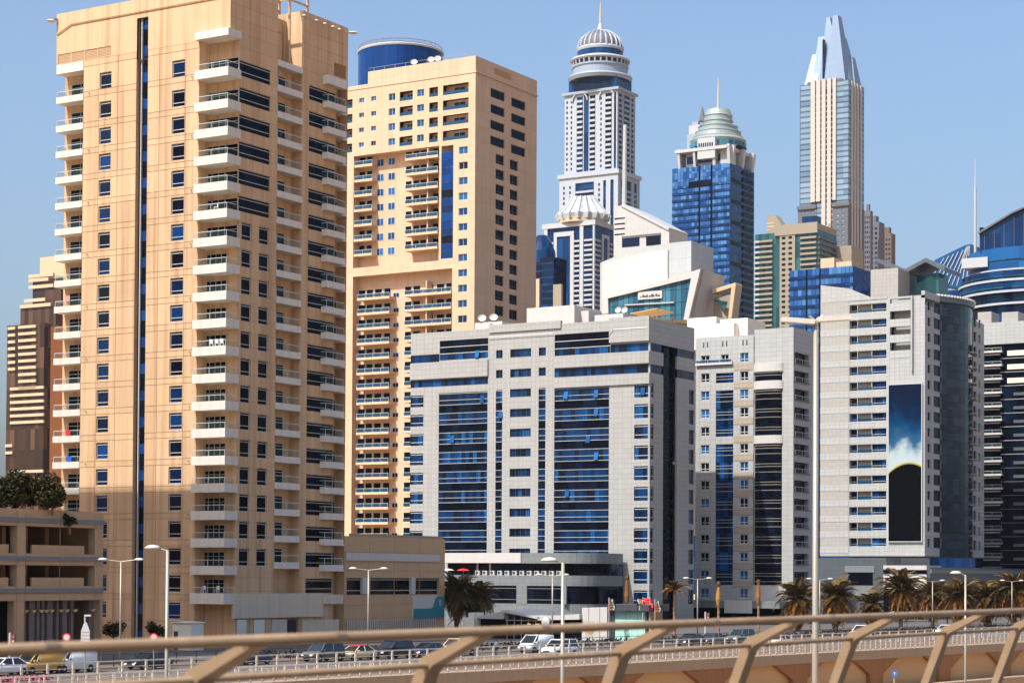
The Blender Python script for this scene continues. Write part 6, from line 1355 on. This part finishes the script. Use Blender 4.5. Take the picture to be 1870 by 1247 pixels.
car(1262, 1176, 'sedan', ck_, 'black sedan behind the white signal pole', -1); car(1352, 1170, 'suv', ct_, 'green-grey off-road car in front of the white shop sign', -1); car(1422, 1186, 'sedan', cc_, 'cream taxi with a red roof by the first date palm', -1, 'taxi', cr_, 'taxi'); car(1575, 1158, 'suv', cw_, 'white off-road car between two date palms', -1); car(1728, 1158, 'sedan', cw_, 'white sedan behind the single arm lamp near the palms', -1); car(1300, 1178, 'sedan', cg_, 'grey sedan in front of the first tied-up palm pair', -1); car(835, 1184, 'suv', cc_, 'cream off-road car half hidden behind a railing post', -1)

# ------------------------------------------------------------------ low buildings at street level
def at0(px, d): c = at(px, 1100, d); return c.x, c.y
PV = Bld('entrance_pavilion', 'low white entrance pavilion with sloping roofs and dark glazing in front of the hotel', 1110, 1150, 268)
r = PV.root; S = PV.S; sa = lambda px: PV.S(px, 1150)[0]; zg = lambda py: PV.S(1000, py)[1]
MB().prism([(sa(878), 0), (sa(1064), 0), (sa(1064), zg(1130)), (sa(878), zg(1130))], 0, 8, 'y').build('glazed_body', black, r)
MB().prism([(sa(876), zg(1131)), (sa(925), zg(1131)), (sa(928), zg(1116)), (sa(880), zg(1126))], -.8, 8.5, 'y').build('sloping_roof', white2, r)
MB().prism([(sa(924), zg(1114)), (sa(992), zg(1125)), (sa(992), zg(1130)), (sa(924), zg(1118))], -1.2, 8.5, 'y').build('sloping_roof', white2, r)
MB().prism([(sa(990), zg(1125)), (sa(1066), zg(1119)), (sa(1066), zg(1129)), (sa(990), zg(1132))], -1.2, 8.5, 'y').build('sloping_roof', white2, r)
for p in (926, 939, 952, 965, 978): PV.box('S', 'glazing_bar', frame, sa(p), sa(p) + .09, -.12, 0, 0, zg(1122))
PV.box('S', 'glazing_bar', frame, sa(924), sa(990), -.13, -.01, zg(1134), zg(1132)); PV.box('S', 'glazing_bar', frame, sa(955), sa(990), -.15, -.02, zg(1144), zg(1142))
for p0, p1 in ((1066, 1078), (1079, 1098), (1099, 1112)): PV.box('S', 'wall_panel', white2, sa(p0), sa(p1), -.5, 6, 0, zg(1108))
PV.box('S', 'stepped_pier', cream, sa(866), sa(876), -1.5, 1, 0, zg(1120)); PV.box('S', 'stepped_pier', cream, sa(856), sa(866), -1.5, 1, 0, zg(1129)); PV.box('S', 'stepped_pier', cream, sa(850), sa(856), -1.5, 1, 0, zg(1144))
orl = plain('lit_orange_lamp', (.9, .35, .05), .5, emit=1.2)
for p in (967, 982): PV.box('S', 'glowing_lamp', orl, sa(p) - .25, sa(p) + .25, -.2, -.14, zg(1140), zg(1138.5))
MB().lathe([(.1, -.3), (.62, -.15), (.62, .15), (.1, .3)], 18).build('clock_disc', white2, r, (sa(1008), -1.6, zg(1134))).rotation_euler = (R(90), 0, 0); box(r, 'disc_post', framed, sa(1008) - .5, sa(1008) + .5, -1.5, -1.3, 0, zg(1128))
KS = Bld('glass_kiosk', 'small kiosk with pale green glass and a dark roof in front of the hotel corner', 1190, 1150, 262); r = KS.root; sa = lambda px: KS.S(px, 1140)[0]; zg = lambda py: KS.S(1150, py)[1]
mint = plain('mint_glass', (.32, .55, .48), .25, grid=(1.7, 9, .05), gridcol=.7); KS.box('S', 'glass_wall', mint, sa(1122), sa(1178), 0, 4, 0, zg(1116)); KS.box('S', 'roof', framed, sa(1114), 0, -.8, 5, zg(1115), zg(1103)); 
for p in (1116, 1120, 1180): KS.box('S', 'column', framed, sa(p), sa(p) + .2, -.3, 0, 0, zg(1115))
KS.box('S', 'side_panel', louvre, sa(1182), 0, .2, 3, 0, zg(1106)); KS.box('S', 'door', frame, sa(1153), sa(1154), -.05, 0, 0, zg(1118))
GB = Bld('guard_booth', 'small cream guard booth at the foot of the sand tower', 349, 1150, 226); r = GB.root; a_ = GB.S(315, 1150)[0]; zz = GB.S(330, 1137)[1]
box(r, 'wall', cream, a_, 0, 0, GB.E(372, 1150)[0], 0, zz); box(r, 'roof', cream, a_ - .15, .15, -.15, GB.E(372, 1150)[0] + .15, zz, zz + .12); GB.box('S', 'door', framed, GB.S(318, 1150)[0], GB.S(325, 1150)[0], -.04, .02, 0, 2.1)
# terrace clutter
for i, (px, m_, lb) in enumerate(((818, white2, 'white parasol on the hotel terrace'), (846, redp, 'red and white parasol on the hotel terrace'))):
    p = on(1, HT.Y - 13.2, px, 1047); t = thing('parasol', lb, 'parasol', (p.x, p.y, TERR[3])); MB().tube((0, 0, 0), (0, 0, 1.08), .04).build('pole', gal, t); MB().lathe([(1.1, .75), (.7, .98), (.05, 1.1)], 12).build('canopy', m_, t)
for i in range(12):
    px = 873 + i * 13.5; p = on(1, HT.Y - 12.9, px, 1047); t = thing('air_conditioner', 'boxy grey air conditioning unit on the hotel terrace', 'air conditioner', (p.x, p.y, TERR[3]), 0, 'air conditioners on the terrace'); MB().box(-.45, .45, -.25, .25, 0, .75).build('case', alu, t); MB().lathe([(.28, 0), (.28, .03)], 14).build('fan_grille', framed, t, (-.1, -.25, .4)).rotation_euler = (R(90), 0, 0)

# ------------------------------------------------------------------ signs, flags, signals
def disc(r_, th, mat, nm, par, loc, rot=(R(90), 0, 0)): return MB().lathe([(.001, -th / 2), (r_, -th / 2), (r_, th / 2), (.001, th / 2)], 20).build(nm, mat, par, loc)
def post(t, h_, r_=.05): return MB().tube((0, 0, 0), (0, 0, h_), r_, n=8).build('post', gal, t)
for px, py, lb in ((122, 1163, 'round red ringed road sign in front of the car park'), (281, 1163, 'round red ringed road sign beside the rounded shrub')):
    c = at(px, py, 178); t = thing('road_sign', lb, 'road sign', (c.x, c.y, .1), YAW, 'round red ringed road signs'); post(t, c.z); o = disc(.36, .04, redp, 'red_ring', t, (0, -.08, c.z - .1)); o.rotation_euler = (R(90), 0, 0); o2 = disc(.25, .05, white2, 'white_face', t, (0, -.085, c.z - .1)); o2.rotation_euler = (R(90), 0, 0)
c = at(1633, 1229, 105); bl = plain('blue_sign_paint', (.02, .12, .42), .4); t = thing('road_sign', 'round blue road sign with a white arrow beside the sunken road', 'road sign', (c.x, c.y, -5.2), YAW); post(t, c.z + 5.2); o = disc(.16, .04, bl, 'blue_face', t, (0, -.07, c.z + 5.2)); o.rotation_euler = (R(90), 0, 0)
o = MB().prism([(-.02, -.09), (.02, -.09), (.02, .02), (.06, .02), (0, .1), (-.06, .02), (-.02, .02)], -.1, -.09, 'y').build('white_arrow', white2, t, (0, 0, c.z + 5.2))
c = at(156, 1168, 172); t = thing('pointed_board', 'white bottle-shaped board with a small lamp on top in front of the car park', 'sign', (c.x, c.y, .1), YAW); z_ = c.z; k_ = 172 / FPX
MB().tube((0, 0, 0), (0, 0, z_ - 4 * k_), .06).build('post', gal, t); MB().prism([(-8 * k_, z_ - 5 * k_), (8 * k_, z_ - 5 * k_), (8 * k_, z_ + 14 * k_), (2 * k_, z_ + 30 * k_), (-2 * k_, z_ + 30 * k_), (-8 * k_, z_ + 14 * k_)], -.08, .08, 'y').build('board', white2, t); MB().tube((-.05, 0, z_ + 30 * k_), (-.05, 0, z_ + 42 * k_), .07).build('lamp_post', white2, t); MB().box(-.1, .45, -.12, .12, z_ + 41 * k_, z_ + 44 * k_).build('lamp_head', lampw, t)
for i in range(3): MB().box(-7.5 * k_, 7.5 * k_, -.1, -.085, z_ + i * 6 * k_, z_ + i * 6 * k_ + .03).build('board_joint', gal, t)
for px, py, d, lb in ((18, 1172, 172, 'traffic signal at the corner of the car park'), (1288, 1128, 258, 'traffic signal on a white pole in front of the white tiled block')):
    c = at(px, py, d); t = thing('traffic_signal', lb, 'traffic light', (c.x, c.y, .1), YAW, 'traffic signals'); MB().tube((0, 0, 0), (0, 0, c.z + .7), .12, .1, 8).build('pole', white2, t); o = MB().box(.12, .5, -.2, .1, c.z - .6, c.z + .6).build('signal_head', framed, t)
    for i, m_ in enumerate((redp, cy_, teal)): q_ = disc(.11, .05, m_, 'lens', o, (.31, -.21, c.z + .35 - i * .36)); q_.rotation_euler = (R(90), 0, 0)
fgr, fbk = plain('flag_green', (.01, .18, .05), .8), plain('flag_black', (.01, .01, .01), .8)
for i, (px, py) in enumerate(((1112, 1100), (1174, 1100), (1187, 1099), (1196, 1103))):
    c = at(px, py, 262); t = thing('flag', ('national flag hanging beside the kiosk at its open end', 'national flag on the kiosk roof, first of three', 'red flag hanging between two others on the kiosk roof', 'national flag on the kiosk roof beside the side panel')[i], 'flag', (c.x, c.y, 0), YAW, 'flags on the kiosk'); MB().tube((0, 0, 0), (0, 0, c.z + .7), .04).build('flagpole', frame, t)
    def cloth(x0, x1, z0_, z1, m_, nm):
        b = MB(); n = 6
        for j in range(n):
            f0, f1 = j / n, (j + 1) / n
            b.quad((x0 + .12 * math.sin(f0 * 5), .12 * math.sin(f0 * 9 + x0), z0_ + (z1 - z0_) * f0), (x1 + .12 * math.sin(f0 * 5), .12 * math.sin(f0 * 9 + x1 * 4), z0_ + (z1 - z0_) * f0 - .12), (x1 + .12 * math.sin(f1 * 5), .12 * math.sin(f1 * 9 + x1 * 4), z0_ + (z1 - z0_) * f1 - .12), (x0 + .12 * math.sin(f1 * 5), .12 * math.sin(f1 * 9 + x0), z0_ + (z1 - z0_) * f1))
        b.build(nm, m_, t)
    z1 = c.z + .55; s_ = -1 if i == 1 else 1
    if i == 2: cloth(-.7, .3, z1 - 1.7, z1, redp, 'cloth')
    else:
        for (u0, u1), m_, nm in (((0, .22), redp, 'red_band'), ((.22, .42), fgr, 'green_band'), ((.42, .62), white2, 'white_band'), ((.62, .8), fbk, 'black_band')): cloth(s_ * u0, s_ * u1, z1 - 1.5, z1, m_, nm)
c = at(1077, 1182, 248); t = thing('poster_stand', 'white poster stand with an orange round picture on the far pavement', 'poster', (c.x, c.y, .12), YAW); k_ = 248 / FPX
for x_ in (-5, 5): MB().box(x_ * k_ - .05, x_ * k_ + .05, -.05, .05, 0, 1.0).build('leg', framed, t)
o = MB().box(-8 * k_, 8 * k_, -.1, .1, .9, 2.95).build('board', white2, t); q_ = disc(.42, .02, cy_, 'orange_spot', o, (.03, -.115, 1.75)); q_.rotation_euler = (R(90), 0, 0); q_ = disc(.16, .02, cr_, 'red_spot', o, (.12, -.13, 1.9)); q_.rotation_euler = (R(90), 0, 0)
orp = plain('orange_plastic', (.75, .16, .02), .5)
for px in (752, 765): 
    c = on(2, .1, px, 1197); t = thing('traffic_post', 'upright orange plastic traffic post between two dark cars', 'traffic post', (c.x, c.y, .012), 0, 'orange traffic posts'); MB().lathe([(.28, 0), (.28, .08), (.16, .1), (.14, 1.05), (.1, 1.1)], 12).build('tube', orp, t); MB().lathe([(.152, .7), (.15, .85)], 12, cap=False).build('white_band', white2, t)
c = at(1645, 1128, 345); t = thing('tent', 'small white pointed tent behind the palms', 'tent', (c.x, c.y, 0)); MB().lathe([(3.2, 2.2), (1.2, 2.9), (.1, 4.4)], 4).build('canopy', white2, t)
for x_, y_ in ((2.9, 0), (-2.9, 0), (0, 2.9), (0, -2.9)): MB().tube((x_, y_, 0), (x_, y_, 2.25), .05).build('pole', gal, t)

# ------------------------------------------------------------------ people
skin = plain('skin', (.22, .11, .06), .6); hairm = plain('hair', (.01, .008, .006), .7); trou = plain('dark_trousers', (.03, .03, .05), .8)
def skinmesh(name, verts, edges, radii, mat, par, root=0):
    me = bpy.data.meshes.new(name); me.from_pydata(verts, edges, []); o = bpy.data.objects.new(name, me); COL.objects.link(o); o.parent = par; me.materials.append(mat)
    m = o.modifiers.new('skin', 'SKIN'); m.use_smooth_shade = True
    for i, rr in enumerate(radii): me.skin_vertices[0].data[i].radius = (rr, rr)
    me.skin_vertices[0].data[root].use_root = True; s = o.modifiers.new('sub', 'SUBSURF'); s.levels = s.render_levels = 1; return o
def person(px, py, shirt, label, rz):
    c = on(2, .12, px, py); t = thing('person', label, 'person', (c.x, c.y, .012), rz, 'people near the fence')
    v = [(0, 0, .95), (0, 0, 1.2), (0, 0, 1.42), (0, 0, 1.52), (0, -.02, 1.66), (-.1, 0, .9), (-.11, -.05, .5), (-.12, .1, .08), (.1, 0, .9), (.11, .08, .5), (.12, -.1, .08), (-.2, 0, 1.4), (-.26, -.03, 1.12), (-.24, -.16, .88), (.2, 0, 1.4), (.26, .03, 1.12), (.24, -.1, .86), (-.12, .0, .04), (.12, -.2, .04)]
    e = [(0, 1), (1, 2), (2, 3), (3, 4), (0, 5), (5, 6), (6, 7), (7, 17), (0, 8), (8, 9), (9, 10), (10, 18), (2, 11), (11, 12), (12, 13), (2, 14), (14, 15), (15, 16)]
    skinmesh('body', v, e, [.14, .14, .13, .055, .1, .09, .065, .045, .09, .065, .045, .06, .045, .035, .06, .045, .035, .04, .04], skin, t)
    skinmesh('shirt', [v[i] for i in (0, 1, 2, 11, 12, 14, 15)], [(0, 1), (1, 2), (2, 3), (3, 4), (2, 5), (5, 6)], [.16, .165, .15, .085, .065, .085, .065], shirt, t)
    skinmesh('trousers', [v[i] for i in (0, 5, 6, 7, 8, 9, 10)], [(0, 1), (1, 2), (2, 3), (0, 4), (4, 5), (5, 6)], [.15, .11, .085, .07, .11, .085, .07], trou, t)
    MB().lathe([(.112, 1.66), (.105, 1.74), (.06, 1.785), (.01, 1.79)], 12, (0, .01)).build('hair', hairm, t, smooth=True)
person(906, 1196, plain('blue_shirt', (.03, .16, .30), .8), 'person in a blue shirt and dark trousers walking near the pale wide-bay fence', AZ + 1.2); person(1051, 1190, plain('turquoise_shirt', (.05, .30, .36), .8), 'person in a turquoise shirt standing by the white off-road car', AZ - 1)


# ------------------------------------------------------------------ air
hz = MB().box(-4200, 1500, -1500, 4200, -7.2, 470).build('haze', sandg); hz.data.materials.clear(); hz['kind'] = 'stuff'; tag(hz, 'thin pale haze in the air over the whole place', 'haze')
m = bpy.data.materials.new('haze_air'); m.use_nodes = True; t = m.node_tree; t.nodes.remove(t.nodes['Principled BSDF']); pv = t.nodes.new('ShaderNodeVolumePrincipled')
pv.inputs['Color'].default_value = (.86, .9, 1, 1); pv.inputs['Density'].default_value = .000025; pv.inputs['Anisotropy'].default_value = .2
t.links.new(pv.outputs[0], t.nodes['Material Output'].inputs['Volume']); hz.data.materials.append(m)
